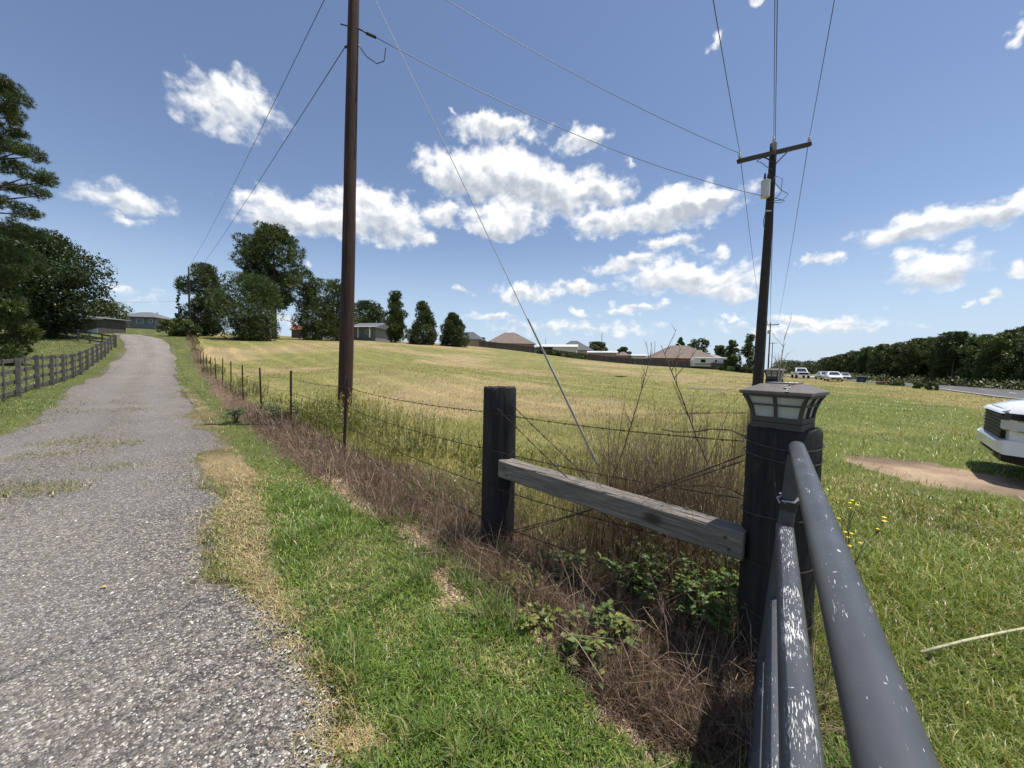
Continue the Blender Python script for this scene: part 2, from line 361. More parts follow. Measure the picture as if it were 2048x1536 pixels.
def region(x, y):
    """0 mown field, 1 green verge, 2 dead short straw, 3 dead brush strip, 4 gravel, 5 bare track, 6 roadside grass, 7 yard, 8 litter"""
    x = np.asarray(x, float); y = np.asarray(y, float); rr = np.hypot(x, y)
    k = np.clip(rr/5, .25, 2.0)
    wx, wy = warp(x, y, .35*k, 2.2/k)
    r = np.zeros(x.shape, int)
    f1 = fence_xy(200.0); side = left_of(wx, wy, (GATE_POST[0], GATE_POST[1]), f1) if False else left_of(wx, wy, fence_xy(-20.0), f1)
    r[side] = 1
    rf = ~left_of(wx, wy, road_fence_xy(-50.0), road_fence_xy(300.0)) & ~side
    r[rf] = 6
    # yard left of the board fence
    lf = left_of(wx, wy, (-10.8, 7.0), (-45.5, 41.0)) & (wx < -8)
    r[lf] = 7
    # beside the gate, right of the line that runs on behind the camera
    r[(wy < 1.9) & (wx > .9+.65*(wy))] = 6
    r[inpoly(wx, wy, BRUSH)] = 3
    for p in STRAW: r[inpoly(wx, wy, p)] = 2
    for p in LITTER: r[inpoly(wx, wy, p)] = 8
    w2x, w2y = warp(x, y, .22*k, 3.5/k)
    r[inpoly(w2x, w2y, TRACK)] = 5
    r[inpoly(w2x, w2y, GRAVEL)] = 4
    return r
def lerp(a, b, t): return np.asarray(a)*(1-t[:, None])+np.asarray(b)*t[:, None]
SOIL = {0: (.20, .17, .062), 1: (.095, .105, .035), 2: (.27, .20, .11), 3: (.15, .105, .07), 4: (.135, .12, .10), 5: (.33, .24, .165), 6: (.15, .145, .05), 7: (.10, .11, .038), 8: (.34, .25, .16)}
def ground_col(x, y):
    r = region(x, y); c = np.array([SOIL[i] for i in range(9)])[r]
    n = fbm(x, y, .13, 4); m = fbm(x+50, y-20, .9, 3)
    f = r == 0
    t = np.clip((n-.40)*4.5, 0, 1)
    c[f] = lerp((.185, .18, .062), (.29, .225, .12), t[f])
    f = r == 6
    t = np.clip((n-.42)*4+np.clip((m-.5)*1.2, -.3, .3), 0, 1)
    c[f] = lerp((.125, .145, .04), (.23, .18, .078), t[f])
    f = r == 5; t = np.clip((m-.40)*3.5, 0, 1); c[f] = lerp((.17, .125, .085), (.36, .265, .18), t[f])
    f = r == 2; t = np.clip((m-.42)*4, 0, 1); c[f] = lerp((.12, .105, .05), (.22, .168, .09), t[f])
    return c*(0.82+.36*m)[:, None], r
# ------------------------------------------------------------------ the ground sheet (polar grid, finer where the eye is)
def build_ground():
    ang = np.r_[np.arange(-66, 66, .42), np.arange(66, 294, 3.0)]; ang = np.radians(ang)
    rad = [0.0]; r = .25
    while r < 2600:
        rad.append(r); r *= 1.022 if r < 130 else 1.08
    rad = np.array(rad[1:]); na, nr = len(ang), len(rad)
    X = np.sin(ang)[None]*rad[:, None]; Y = np.cos(ang)[None]*rad[:, None]
    x, y = X.ravel(), Y.ravel(); z = gz(x, y)
    c, reg = ground_col(x, y)
    rel = np.where(np.isin(reg, (4, 5)), .25, 1.0)
    rr = np.hypot(x, y)
    z = z+rel*np.clip(1-rr/120, 0, 1)*((fbm(x, y, 1.1, 3)-.5)*.05+(fbm(x, y, 6, 2)-.5)*.018) - np.where(reg == 4, .012, 0)
    far = np.clip((rr-260)/400, 0, 1); c = c*(1-far[:, None])+np.array([.05, .075, .03])*far[:, None]
    V = np.c_[x, y, z]; V = np.vstack([V, [[0, 0, g1(0, 0)]]]); c = np.vstack([c, c[:1]])
    i = np.arange(nr-1)[:, None]; j = np.arange(na)[None]; j2 = (j+1) % na
    q = np.stack([i*na+j, (i+1)*na+j, (i+1)*na+j2+0*i, i*na+j2+0*i], -1).reshape(-1, 4)
    q = q[:, ::-1]
    t = np.stack([np.full(na, nr*na), np.arange(na), (np.arange(na)+1) % na], -1)[:, ::-1]
    q = q[:, ::-1]; t = t[:, ::-1]
    me = mesh_from('ground', V, t[:, ::-1], q[:, ::-1], c, True)
    m = bpy.data.materials.new('ground_soil'); m.use_nodes = True; t = m.node_tree; b = t.nodes['Principled BSDF']
    vc = t.nodes.new('ShaderNodeVertexColor'); vc.layer_name = 'col'
    tcn = t.nodes.new('ShaderNodeTexCoord'); v = tcn.outputs['Object']
    f1 = noise_n(t, v, 38, 6, .7); f2 = noise_n(t, v, 5, 5, .6); f3 = noise_n(t, v, .55, 5, .6)
    k = math_n(t, 'MULTIPLY', math_n(t, 'ADD', .52, math_n(t, 'MULTIPLY', f1, .95)), math_n(t, 'ADD', .62, math_n(t, 'MULTIPLY', f2, .76)))
    k = math_n(t, 'MULTIPLY', k, math_n(t, 'ADD', .72, math_n(t, 'MULTIPLY', f3, .56)))
    # swaths the mower left across the field: bands of drier cuttings along the fence direction
    mp = t.nodes.new('ShaderNodeMapping'); mp.inputs['Rotation'].default_value = (0, 0, R(-41.6)); L(t, v, mp.inputs[0])
    sx = t.nodes.new('ShaderNodeSeparateXYZ'); L(t, vmath(t, 'ADD', mp.outputs[0], vmath(t, 'MULTIPLY', vmath(t, 'SUBTRACT', noise_n(t, v, .09, 2, .5, 0, 'Color'), (.5, .5, .5)), (5, 5, 0))), sx.inputs[0])
    st = math_n(t, 'SINE', math_n(t, 'MULTIPLY', sx.outputs[0], 2.3))
    st = math_n(t, 'MULTIPLY', math_n(t, 'ADD', st, -.1), math_n(t, 'MULTIPLY', noise_n(t, v, .22, 4, .6), 1.5), None, True)
    cc = mixc(t, 1.0, vc.outputs[0], k, 'MULTIPLY')
    cc = mixc(t, math_n(t, 'MULTIPLY', st, .55), cc, mixc(t, 1.0, cc, (1.65, 1.5, 1.45), 'MULTIPLY'))
    L(t, cc, b.inputs['Base Color']); b.inputs['Roughness'].default_value = .9; b.inputs['Specular IOR Level'].default_value = .15
    bn = t.nodes.new('ShaderNodeBump'); bn.inputs['Strength'].default_value = .9; bn.inputs['Distance'].default_value = .03
    L(t, math_n(t, 'ADD', f1, math_n(t, 'MULTIPLY', f2, 1.5)), bn.inputs['Height']); L(t, bn.outputs[0], b.inputs['Normal'])
    o = link('ground', me, m); tag(o, kind='structure')
build_ground()
# ------------------------------------------------------------------ gravel driveway and highway
def resample(pl, n, power=1.0):
    p = np.array([q[:2] for q in pl], float); s = np.r_[0, np.cumsum(np.hypot(*np.diff(p, axis=0).T))]
    t = s[-1]*np.linspace(0, 1, n)**power
    return np.c_[np.interp(t, s, p[:, 0]), np.interp(t, s, p[:, 1])]
def gravel_mat():
    m = bpy.data.materials.new('chip_gravel'); m.use_nodes = True; t = m.node_tree; b = t.nodes['Principled BSDF']
    tcn = t.nodes.new('ShaderNodeTexCoord'); v = tcn.outputs['Object']
    vo = t.nodes.new('ShaderNodeTexVoronoi'); vo.inputs['Scale'].default_value = 82; vo.inputs['Randomness'].default_value = 1; L(t, v, vo.inputs['Vector'])
    vo2 = t.nodes.new('ShaderNodeTexVoronoi'); vo2.inputs['Scale'].default_value = 36; L(t, v, vo2.inputs['Vector'])
    sr = t.nodes.new('ShaderNodeSeparateColor'); L(t, vo.outputs['Color'], sr.inputs[0])
    stone = ramp(t, sr.outputs[0], [(0, (.055, .052, .050)), (.40, (.115, .110, .106)), (.68, (.185, .178, .168)), (.88, (.29, .28, .262)), (1.0, (.60, .58, .55))])
    sr2 = t.nodes.new('ShaderNodeSeparateColor'); L(t, vo2.outputs['Color'], sr2.inputs[0])
    stone = mixc(t, ramp(t, sr2.outputs[0], [(.8, 0), (.93, .55)]), stone, (.30, .275, .245))
    pat = noise_n(t, v, .55, 5, .6); p2 = noise_n(t, v, 2.6, 4, .6)
    stone = mixc(t, ramp(t, pat, [(.40, 0), (.66, .5)]), stone, mixc(t, 1, stone, (1.55, 1.45, 1.36), 'MULTIPLY'))
    stone = mixc(t, ramp(t, p2, [(.5, 0), (.8, .3)]), stone, (.22, .18, .145))
    vc = t.nodes.new('ShaderNodeVertexColor'); vc.layer_name = 'col'; sw = t.nodes.new('ShaderNodeSeparateColor'); L(t, vc.outputs[0], sw.inputs[0])
    wq = math_n(t, 'ADD', sw.outputs[0], math_n(t, 'MULTIPLY', math_n(t, 'SUBTRACT', noise_n(t, v, .5, 3, .5), .5), .22))
    rut = ramp(t, wq, [(.08, 0), (.24, 1), (.36, .9), (.47, 0), (.58, .1), (.70, 1), (.82, .8), (.95, 0)])      # packed wheel tracks
    rut = math_n(t, 'MULTIPLY', rut, math_n(t, 'ADD', .45, noise_n(t, v, 1.4, 4, .6)))
    stone = mixc(t, math_n(t, 'MULTIPLY', rut, .38), stone, (.22, .21, .20))
    stone = mixc(t, math_n(t, 'MULTIPLY', math_n(t, 'SUBTRACT', 1.0, rut), .35), stone, mixc(t, 1, stone, (.78, .73, .66), 'MULTIPLY'))
    stone = mixc(t, 1, stone, (1.24, 1.20, 1.15), 'MULTIPLY')
    L(t, stone, b.inputs['Base Color']); b.inputs['Roughness'].default_value = .82; b.inputs['Specular IOR Level'].default_value = .3
    bn = t.nodes.new('ShaderNodeBump'); bn.inputs['Strength'].default_value = 1.0; bn.inputs['Distance'].default_value = .018
    hgt = math_n(t, 'ADD', math_n(t, 'SUBTRACT', .6, vo.outputs['Distance']), math_n(t, 'MULTIPLY', sr.outputs[1], .5))
    L(t, hgt, bn.inputs['Height']); L(t, bn.outputs[0], b.inputs['Normal']); return m
def build_strip(name, a, b, n, m, mat, lift, jit=0.0, power=1.0, zadd=None):
    A, B = resample(a, n, power), resample(b, n, power); w = np.linspace(0, 1, m)
    P = A[:, None]*(1-w[None, :, None])+B[:, None]*w[None, :, None]
    x, y = P[..., 0].ravel(), P[..., 1].ravel()
    z = gz(x, y)+lift
    if jit:
        rr = np.hypot(x, y); z = z+(fbm(x, y, 1.1, 3)-.5)*.02*np.clip(1-rr/60, 0, 1)
        ed = np.tile(np.minimum(w, 1-w), n); z = z-np.clip(.03-ed, 0, .03)*1.2
        z = z + np.clip(rr-8, 0, 60)*.0009
    i = np.arange(n-1)[:, None]; j = np.arange(m-1)[None]
    q = np.stack([i*m+j, i*m+j+1, (i+1)*m+j+1, (i+1)*m+j], -1).reshape(-1, 4)
    me = mesh_from(name, np.c_[x, y, z], None, q, np.repeat(np.tile(w, n)[:, None], 3, 1), True)
    return tag(link(name, me, mat), kind='structure')
def densify(pl, step_rel=.05):
    p = np.array([q[:2] for q in pl], float); o = [p[0]]
    for a, b in zip(p[:-1], p[1:]):
        L_ = np.hypot(*(b-a)); st = max(.06, step_rel*np.hypot(*(a+b))/2); k = max(1, int(L_/st))
        for i in range(1, k+1): o.append(a+(b-a)*i/k)
    return np.array(o)
def jag(p):
    k = np.clip(np.hypot(p[:, 0], p[:, 1])/5, .3, 2)
    wx, wy = warp(p[:, 0], p[:, 1], 1, 1); q = p.copy()
    q[:, 0] += (fbm(p[:, 0], p[:, 1], 2.4, 3)-.5)*.5*k; q[:, 1] += (fbm(p[:, 0]+31, p[:, 1], 2.4, 3)-.5)*.5*k
    return q
MG = gravel_mat()
gl, grr = jag(densify(gr_left)), jag(densify(gr_right))
build_strip('driveway', gl[::-1], grr[::-1], 420, 46, MG, .012, 1.0, 1.0)
m_asph = pmat('asphalt', (.105, .105, .108), .85, var=.25, vscale=.8, bump=.4, bscale=90, spec=.3)
rn = np.array([q[:2] for q in road_near]); tdir = np.gradient(rn, axis=0); tdir /= np.linalg.norm(tdir, axis=1)[:, None]
nrm = np.c_[tdir[:, 1], -tdir[:, 0]]
if (nrm[1]@np.array([1, 0])) < 0: nrm = -nrm
rfar = rn+nrm*7.4
build_strip('road', rn, rfar, 90, 9, m_asph, .05)
m_paint = pmat('road_paint', (.62, .62, .58), .7, var=.25, vscale=2)
for off, wd in ((.35, .14), (7.0, .14)):
    build_strip('road_marking', rn+nrm*off, rn+nrm*(off+wd), 90, 2, m_paint, .058)
ctr = resample(rn+nrm*3.7, 60)
for k in range(2, 56, 4):
    a, b = ctr[k], ctr[k+1]; n_ = np.array([(b-a)[1], -(b-a)[0]]); n_ = n_/np.linalg.norm(n_)*.07
    build_strip('road_marking', [a-n_, b-n_], [a+n_, b+n_], 3, 2, m_paint, .058)
m_conc = pmat('pale_concrete', (.52, .49, .43), .85, var=.15, vscale=1.5)
pa, pb = gp(1562, 751), gp(1648, 755); dv = (pb-pa)[:2]; pn = np.array([-dv[1], dv[0]]); pn = pn/np.linalg.norm(pn)*6
build_strip('path', [pa[:2], pb[:2]], [pa[:2]+pn, pb[:2]+pn], 8, 5, m_conc, .04)
# ------------------------------------------------------------------ grass, straw, brush: real blades, joined per kind
M_BLADE = leaf_mat('grass_blade', rough=.36, trans=.30)
M_DRY = leaf_mat('dry_stem', rough=.75, trans=.12)
def jit_col(base, n, amt=.22, hue=.10):
    b = np.asarray(base); b = np.tile(b, (n, 1)) if b.ndim == 1 else b.copy()
    b *= (1+(RNG.random((n, 1))-.5)*2*amt); b *= 1+(RNG.random((n, 3))-.5)*2*hue
    return np.clip(b, .005, .9)
def blades(P, h, w, lean, bend, col, azi=None, seg=2):
    """curved blades: seg=2 -> 3 triangles, seg=1 -> one triangle"""
    n = len(P); a = RNG.random(n)*2*np.pi if azi is None else azi
    ca, sa = np.cos(a), np.sin(a); l2 = lean+bend
    tw = a+np.pi/2+(RNG.random(n)-.5)*1.2
    W = np.c_[np.cos(tw), np.sin(tw), np.zeros(n)]*(w/2)[:, None]
    d1 = np.c_[np.sin(lean)*ca, np.sin(lean)*sa, np.cos(lean)]; d2 = np.c_[np.sin(l2)*ca, np.sin(l2)*sa, np.cos(l2)]
    p1 = P+d1*(h*.55)[:, None]; p2 = p1+d2*(h*.45)[:, None]
    i = np.arange(n)[:, None]
    if seg == 2:
        V = np.stack([P-W*.8, P+W*.8, p1-W, p1+W, p2], 1).reshape(-1, 3)
        T = np.concatenate([i*5+[0, 1, 3], i*5+[0, 3, 2], i*5+[2, 3, 4]]); C = np.repeat(col, 5, 0)
    else:
        V = np.stack([P-W, P+W, p2], 1).reshape(-1, 3); T = i*3+np.array([0, 1, 2]); C = np.repeat(col, 3, 0)
    return V, T, C
class VB:
    def __init__(s): s.V, s.T, s.C, s.n = [], [], [], 0
    def add(s, vtc):
        V, T, C = vtc; s.V.append(V); s.T.append(T+s.n); s.C.append(C); s.n += len(V)
    def link(s, name, mat, label=None, cat=None, kind='stuff', parent=None, group=None):
        me = mesh_from(name, np.concatenate(s.V), np.concatenate(s.T), None, np.concatenate(s.C))
        o = link(name, me, mat, parent); return tag(o, label, cat, group, kind)
def zs(x, y):                                       # ground height with the same relief as the sheet
    rr = np.hypot(x, y)
    return gz(x, y)+np.clip(1-rr/120, 0, 1)*((fbm(x, y, 1.1, 3)-.5)*.05+(fbm(x, y, 6, 2)-.5)*.018)
def polar(n, r0, r1, a0, a1):
    r = np.exp(RNG.uniform(math.log(r0), math.log(r1), n)); a = np.radians(RNG.uniform(a0, a1, n))
    return r*np.sin(a), r*np.cos(a)
U = lambda n, a, b: RNG.uniform(a, b, n)
def pick(n, cols, p=None): return np.asarray(cols)[RNG.choice(len(cols), n, p=p)]
# ------------------------------------------------------------------ buildings
M_SHING_G = pmat('grey_shingle', (.13, .135, .145), .85, var=.2, vscale=1.5, bump=.5, bscale=8, stretch=(1, 1, 3))
M_SHING_B = pmat('brown_shingle', (.165, .125, .102), .85, var=.22, vscale=1.2, bump=.5, bscale=8, stretch=(1, 1, 3))
M_SHING_D = pmat('slate_shingle', (.085, .09, .10), .85, var=.2, vscale=1.5, bump=.5, bscale=8)
M_WALL_G = pmat('grey_siding', (.17, .185, .20), .8, var=.12, vscale=1.0, bump=.5, bscale=3, stretch=(1, 1, 6))
M_WALL_T = pmat('tan_brick', (.36, .26, .19), .85, var=.18, vscale=4, bump=.3)
M_METAL_W = pmat('white_metal_sheet', (.52, .53, .53), .5, var=.08, vscale=2)
M_METAL_T = pmat('beige_metal_sheet', (.60, .56, .46), .5, var=.06, vscale=2, bump=.5, bscale=2, stretch=(12, 1, .1))
M_METAL_G = pmat('grey_tin', (.25, .26, .27), .5, var=.25, vscale=1.2, bump=.4, bscale=3, stretch=(8, 1, 1))
M_TRIM = pmat('white_trim', (.72, .72, .70), .6)
M_GLASS = pmat('dark_glass', (.02, .025, .03), .08, spec=.7)
M_BARN = pmat('barn_board', (.10, .09, .085), .9, var=.35, vscale=2, bump=.6, bscale=4, stretch=(6, 6, .5))
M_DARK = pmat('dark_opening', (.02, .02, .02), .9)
def hip_roof(w, d, z, rh, ov, ridge, th=.12, gable=False):
    mb = MB(); x, y = w/2+ov, d/2+ov; r = ridge/2 if not gable else x
    for dz in (0,):
        A = [(-x, -y, z), (x, -y, z), (x, y, z), (-x, y, z), (-r, 0, z+rh), (r, 0, z+rh)]
        B = [(a, b, c-th) for a, b, c in A[:4]]
        mb.add(A+B, [(0, 1, 5, 4), (1, 2, 5), (2, 3, 4, 5), (3, 0, 4), (0, 6, 7, 1), (1, 7, 8, 2), (2, 8, 9, 3), (3, 9, 6, 0), (9, 8, 7, 6)])
    return mb
def add_window(t, x, y, z, w, h, ny=-1):
    wn = MB()
    for sx in (-1, 1): wn.box((x+sx*(w/2+.04), y, z), (.08, .08, h+.16))
    for sz in (-1, 1): wn.box((x, y, z+sz*(h/2+.04)), (w, .08, .08))
    o = wn.build('window', M_TRIM, t)
    p = MB().box((x, y+.02, z), (w-.01, .05, h-.01)).build('pane', M_GLASS, o)
    return o
def house(name, label, px, d, w, dp, wh, rh, ridge, wallm, roofm, rz=0.0, wins=(), ov=.5, gable=False, cat='house', zoff=0.0, vents=(), group=None):
    p = at(px, 700, d+dp/2); z = g1(p[0], d+dp/2)+zoff
    t = thing(name, label, cat, (p[0], d+dp/2, z), rz, group)
    MB().box((0, 0, (wh-1.2)/2), (w, dp, wh+1.2)).build('wall', wallm, t)
    if gable: MB().add([(-w/2, -dp/2, wh), (-w/2, dp/2, wh), (-w/2, 0, wh+rh*.9), (w/2, -dp/2, wh), (w/2, dp/2, wh), (w/2, 0, wh+rh*.9)], [(0, 1, 2), (5, 4, 3), (0, 3, 4, 1), (1, 4, 5, 2), (2, 5, 3, 0)]).build('gable', wallm, t)
    rf = hip_roof(w, dp, wh+.10, rh, ov, ridge, .14, gable).build('roof', roofm, t)
    for (vx, vy, vz) in vents: MB().lathe([(.09, -.5), (.09, .3), (.16, .3), (.16, .42)], (vx, vy, vz), 8).build('vent_pipe', M_DARK, rf)
    for (x, zc, ww, hh) in wins: add_window(t, x, -dp/2-.045, zc, ww, hh)
    return t
def zt(px, py, d): return at(px, py, d)[2]
def fit(px0, px1, base_d): return (px1-px0)/F_PX*base_d
# grey hip-roofed house at the end of the drive
house('hip_house', 'grey house with dark hip roof where the driveway bends', 297, 103, 9.2, 8, 2.6, 1.75, 2.4, M_WALL_G, M_SHING_G, R(8), [(1.0, 1.7, 1.5, 1.1), (3.6, 1.7, .8, .8)], .8, zoff=.5, vents=[(2.0, .6, 4.1)])
# long low house with a porch behind the big pole
t = house('ranch_house', 'long low house with grey roof and porch among the trees', 735, 100, 10.2, 8, 2.5, 1.55, 6.5, M_WALL_G, M_SHING_G, R(-14), [(-2.4, 1.5, 1.4, 1.2), (3.0, 1.5, 1.4, 1.2)], .7, gable=True, zoff=.4)
for x in (-5, -1.7, 1.7, 5): MB().box((x, -6.4, 1.2), (.15, .15, 2.7)).build('porch_post', M_TRIM, t)
MB().poly([(-5.3, -6.7, 2.45), (5.3, -6.7, 2.45), (5.3, -4.2, 2.78), (-5.3, -4.2, 2.78)], .1, (0, 0, 1)).build('porch_roof', M_METAL_W, t)
t = thing('small_shed', 'small shed with steep rust red roof under the trees', 'shed', (at(598, 670, 92)[0], 92, g1(at(598, 670, 92)[0], 92)))
m_red = pmat('rust_roof', (.20, .075, .05), .8, var=.2)
MB().box((0, 0, .6), (2.2, 2.4, 2.4)).build('wall', M_BARN, t); hip_roof(2.2, 2.4, 1.85, 1.3, .3, 2.2, .1, True).build('roof', m_red, t)
# barn and open shed on the left
p = at(196, 660, 74); t = thing('barn', 'weathered grey barn with low sloping tin roof', 'barn', (p[0], 74, g1(p[0], 74)), R(-12))
MB().box((0, 0, .9), (6.2, 5, 3.2)).build('wall', M_BARN, t)
MB().poly([(-3.6, -3.1, 3.05), (3.6, -3.1, 2.35), (3.6, 3.1, 2.35), (-3.6, 3.1, 3.05)], .12, (0, 0, 1)).build('roof', M_METAL_G, t)
for x in np.arange(-2.8, 2.9, .55): MB().box((x, -2.53, 1.05), (.5, .05, 2.5)).build('board', M_BARN, t)
p = at(126, 660, 68); t = thing('open_shed', 'low open fronted shed in the shade of the oak', 'shed', (p[0], 68, g1(p[0], 68)), R(-10))
MB().box((0, 2.2, .9), (8.5, .15, 3.0)).build('back_wall', M_BARN, t)
for x in (-4.1, -1.4, 1.4, 4.1): MB().box((x, -2.2, 1.0), (.18, .18, 2.6)).build('post', M_BARN, t)
MB().poly([(-4.7, -2.9, 2.3), (4.7, -2.9, 2.3), (4.7, 2.8, 2.75), (-4.7, 2.8, 2.75)], .12, (0, 0, 1)).build('roof', M_METAL_G, t)
p = at(183, 660, 69); t = thing('sheet_panel', 'pale grey corrugated panel leaning by the barn', 'panel', (p[0], 69, g1(p[0], 69)), R(-10))
MB().poly([(-1.3, 0, 0), (1.3, 0, -.1), (1.3, .1, 1.1), (-1.3, .1, .7)], .05, (0, -1, 0)).build('sheet', pmat('pale_tin', (.42, .44, .46), .5, var=.1), t)
# houses beyond the field
house('brown_roof_house', 'house with broad brown hip roof behind the long dark fence', 1019, 128, 15.5, 11, 2.4, 4.0, 3.5, M_WALL_T, M_SHING_B, R(6), [], .6, zoff=-.4, vents=[(2.6, -1.5, 5.2), (.9, -.2, 6.1)])
house('dark_roof_house', 'house with slate grey hip roof next to the conical trees', 940, 140, 9.5, 9, 2.4, 3.0, 2.5, M_WALL_T, M_SHING_D, R(-8), [], .5)
t = house('metal_workshop', 'beige metal workshop with white roof behind the fence', 1115, 121, 12.5, 7, 3.0, .9, 12, M_METAL_T, M_METAL_W, R(-12), [], .3, gable=True, cat='workshop', zoff=-.2)
MB().box((-3.4, -3.54, 1.3), (4.4, .08, 3.2)).build('bay_shade', M_DARK, t)  # flat dark panel on the wall, coloured as the shade in an open bay
house('slate_roof_house', 'house with slate hip roof behind the beige workshop', 1148, 142, 11, 10, 2.6, 3.7, 2.5, M_WALL_T, M_SHING_D, R(10), [], .5, zoff=.2, vents=[(-1.5, 0, 5.6)])
house('low_shed', 'low brown shed with white metal roof next to a power pole', 1205, 124, 9, 5, 2.6, .55, 8, M_WALL_T, M_METAL_W, R(-14), [], .4, gable=True, cat='shed', zoff=.2)
house('garden_shed', 'small shed with brown roof among the far bushes', 1246, 132, 3.6, 4, 2.4, 1.3, 1.0, M_WALL_T, M_SHING_B, 0, [], .3, cat='shed', zoff=.3)
house('white_roof_shed', 'small shed with flat white roof left of the big brown roof', 1276, 130, 4.8, 5, 2.5, .5, 4, M_METAL_T, M_METAL_W, R(-6), [], .3, gable=True, cat='shed', zoff=.6)
t = house('large_brown_house', 'largest house, wide reddish brown roof above the trailer', 1358, 114, 17.5, 12, 2.6, 4.1, 5.0, pmat('red_brick', (.25, .11, .075), .85, var=.2, vscale=5), M_SHING_B, R(-5), [(-4, 1.5, 1.4, 1.2), (2, 1.5, 1.4, 1.2)], .6, zoff=.3, vents=[(-3.5, -1.8, 5.6)])
hip_roof(5.5, 5, 3.6, 2.0, .4, .4).build('dormer_roof', M_SHING_B, t)
house('grey_gable_house', 'house with pale grey hip roof behind the travel trailer', 1425, 128, 8, 8, 2.6, 2.3, 2.0, M_WALL_T, pmat('pale_shingle', (.26, .24, .22), .85, var=.15), R(12), [], .5, zoff=.6)
p = at(1427, 727, 101); t = thing('travel_trailer', 'white travel trailer with dark windows parked behind the fence', 'trailer', (p[0], 102, g1(p[0], 102)+.15), R(-6))
MB().loft([[(x, y*1.2, z) for y, z in ((-1, .7), (1, .7), (1, a), (.93, b), (-.93, b), (-1, a))] for x, a, b in ((-5, 2.3, 2.4), (-4.7, 2.95, 3.1), (4.0, 2.95, 3.1), (5.2, 2.2, 2.35))]).build('body', pmat('trailer_white', (.66, .66, .64), .4, var=.05), t)
MB().box((0, -1.235, 1.2), (9.4, .03, .5)).build('stripe', M_METAL_G, t)
for x, w in ((-2.6, 1.0), (.6, .5), (3.0, .9)):
    o = MB().box((x, -1.24, 2.1), (w+.12, .04, .82)).build('window', M_TRIM if w == .5 else M_DARK, t); MB().box((x, -1.265, 2.1), (w-.05, .02, .62)).build('pane', M_GLASS, o)
for x in (-.6, .3): MB().tube([(x, -1.1, .36), (x, -.85, .36)], .36, 14).build('wheel', M_DARK, t)
# long board fence at the far edge of the field
m_priv = pmat('dark_fence_board', (.085, .075, .068), .9, var=.3, vscale=.8, bump=.6, bscale=6, stretch=(8, 8, .4))
fp = resample([at(958, 697, 110), at(1060, 703, 112), at(1200, 722, 113), at(1320, 733, 108), at(1482, 742, 97)], 46)
t = thing('privacy_fence', 'long dark wooden privacy fence along the far edge of the field', 'fence', (fp[0][0], fp[0][1], g1(*fp[0])))
base = np.array(t.location)
for i in range(45):
    a, b = fp[i], fp[i+1]; za, zb = g1(*a), g1(*b); u = (b-a)/np.linalg.norm(b-a)
    mb = MB(); n = 7; st = (i % 4 == 1)*.08
    for k in range(n):
        s0, s1 = (k+.03)/n, (k+.97)/n
        q0, q1 = a+(b-a)*s0, a+(b-a)*s1; z = za+(zb-za)*(s0+s1)/2
        mb.bar((q0[0]-base[0], q0[1]-base[1], z+.85-base[2]), (q1[0]-base[0], q1[1]-base[1], z+.85-base[2]), .03, 1.8+st+random.uniform(-.03, .03))
    mb.build('panel', m_priv, t)
    MB().box((a[0]-base[0], a[1]-base[1]-.07, za+.9-base[2]), (.11, .11, 2.0)).build('post', m_priv, t)
# ------------------------------------------------------------------ board fences on the left
m_board = pmat('weathered_board', (.105, .096, .086), .9, var=.4, vscale=2.5, bump=.7, bscale=9, stretch=(2, 2, 2))
def board_fence(name, label, pts, hs, bh, post_h, post_w, mid=True, mat=m_board):
    o = pts[0]; base = (o[0], o[1], g1(*o)); t = thing(name, label, 'fence', base)
    L_ = lambda x, y, z: (x-base[0], y-base[1], z-base[2])
    for i, p in enumerate(pts):
        z = g1(*p); ln = random.uniform(-.015, .015); hh = post_h*random.uniform(.96, 1.04)
        d = np.array(pts[min(i+1, len(pts)-1)])-np.array(pts[max(i-1, 0)]); rz = math.atan2(d[1], d[0]); nn = np.array([d[1], -d[0]])/np.linalg.norm(d)
        q = np.array(p)+nn*(post_w*.5+.025)
        MB().box(L_(q[0], q[1], z+hh/2-.15), (post_w*random.uniform(.9, 1.1), post_w*.8, hh+.3), M=Matrix.Rotation(rz, 4, 'Z') @ Matrix.Rotation(ln, 4, 'X') @ Matrix.Rotation(ln*1.3, 4, 'Y')).build('post', mat, t)
        if i == len(pts)-1: break
        p2 = np.array(pts[i+1]); z2 = g1(*p2)
        for k, h in enumerate(hs):
            e = random.uniform(-.03, .03); e2 = random.uniform(-.03, .03); off = nn*random.uniform(-.004, .004)
            g = np.array(p2-np.array(p)); gl_ = np.linalg.norm(g); g = g/gl_*.006
            a = np.array(p)+off+g; b = p2+off-g
            MB().bar(L_(a[0], a[1], z+h+e), L_(b[0], b[1], z2+h+e2), .025, bh*random.uniform(.9, 1.05)).build('board', mat, t)
        if mid:
            m = (np.array(p)+p2)/2+nn*.04; zm = g1(*m)
            MB().box(L_(m[0], m[1], zm+post_h*.48), (.075, .03, post_h*.98), rz=rz).build('batten', mat, t)
    return t
lf = lambda y: np.array([-17-.907*(y-13.1), y])
board_fence('board_fence', 'grey weathered board fence with battens along the left of the driveway', [lf(9.1+2.0*i) for i in range(16)], (.14, .50, .86, 1.22), .14, 1.38, .135)
e = lf(39.1); board_fence('paddock_fence', 'dark three rail fence crossing the yard toward the oak', [e+(np.array([-66.0, 51.5])-e)*k/9+np.array([0, .2]) for k in range(10)], (.35, .75, 1.15), .15, 1.3, .15, False, pmat('dark_rail', (.065, .06, .055), .9, var=.3, vscale=2))
a, b = at(196, 662, 78), at(262, 664, 92); board_fence('rail_fence', 'short dark rail fence in front of the grey house', [a[:2]+(b-a)[:2]*k/7 for k in range(8)], (.3, .7, 1.1), .14, 1.3, .16, False, MATS['dark_rail'])
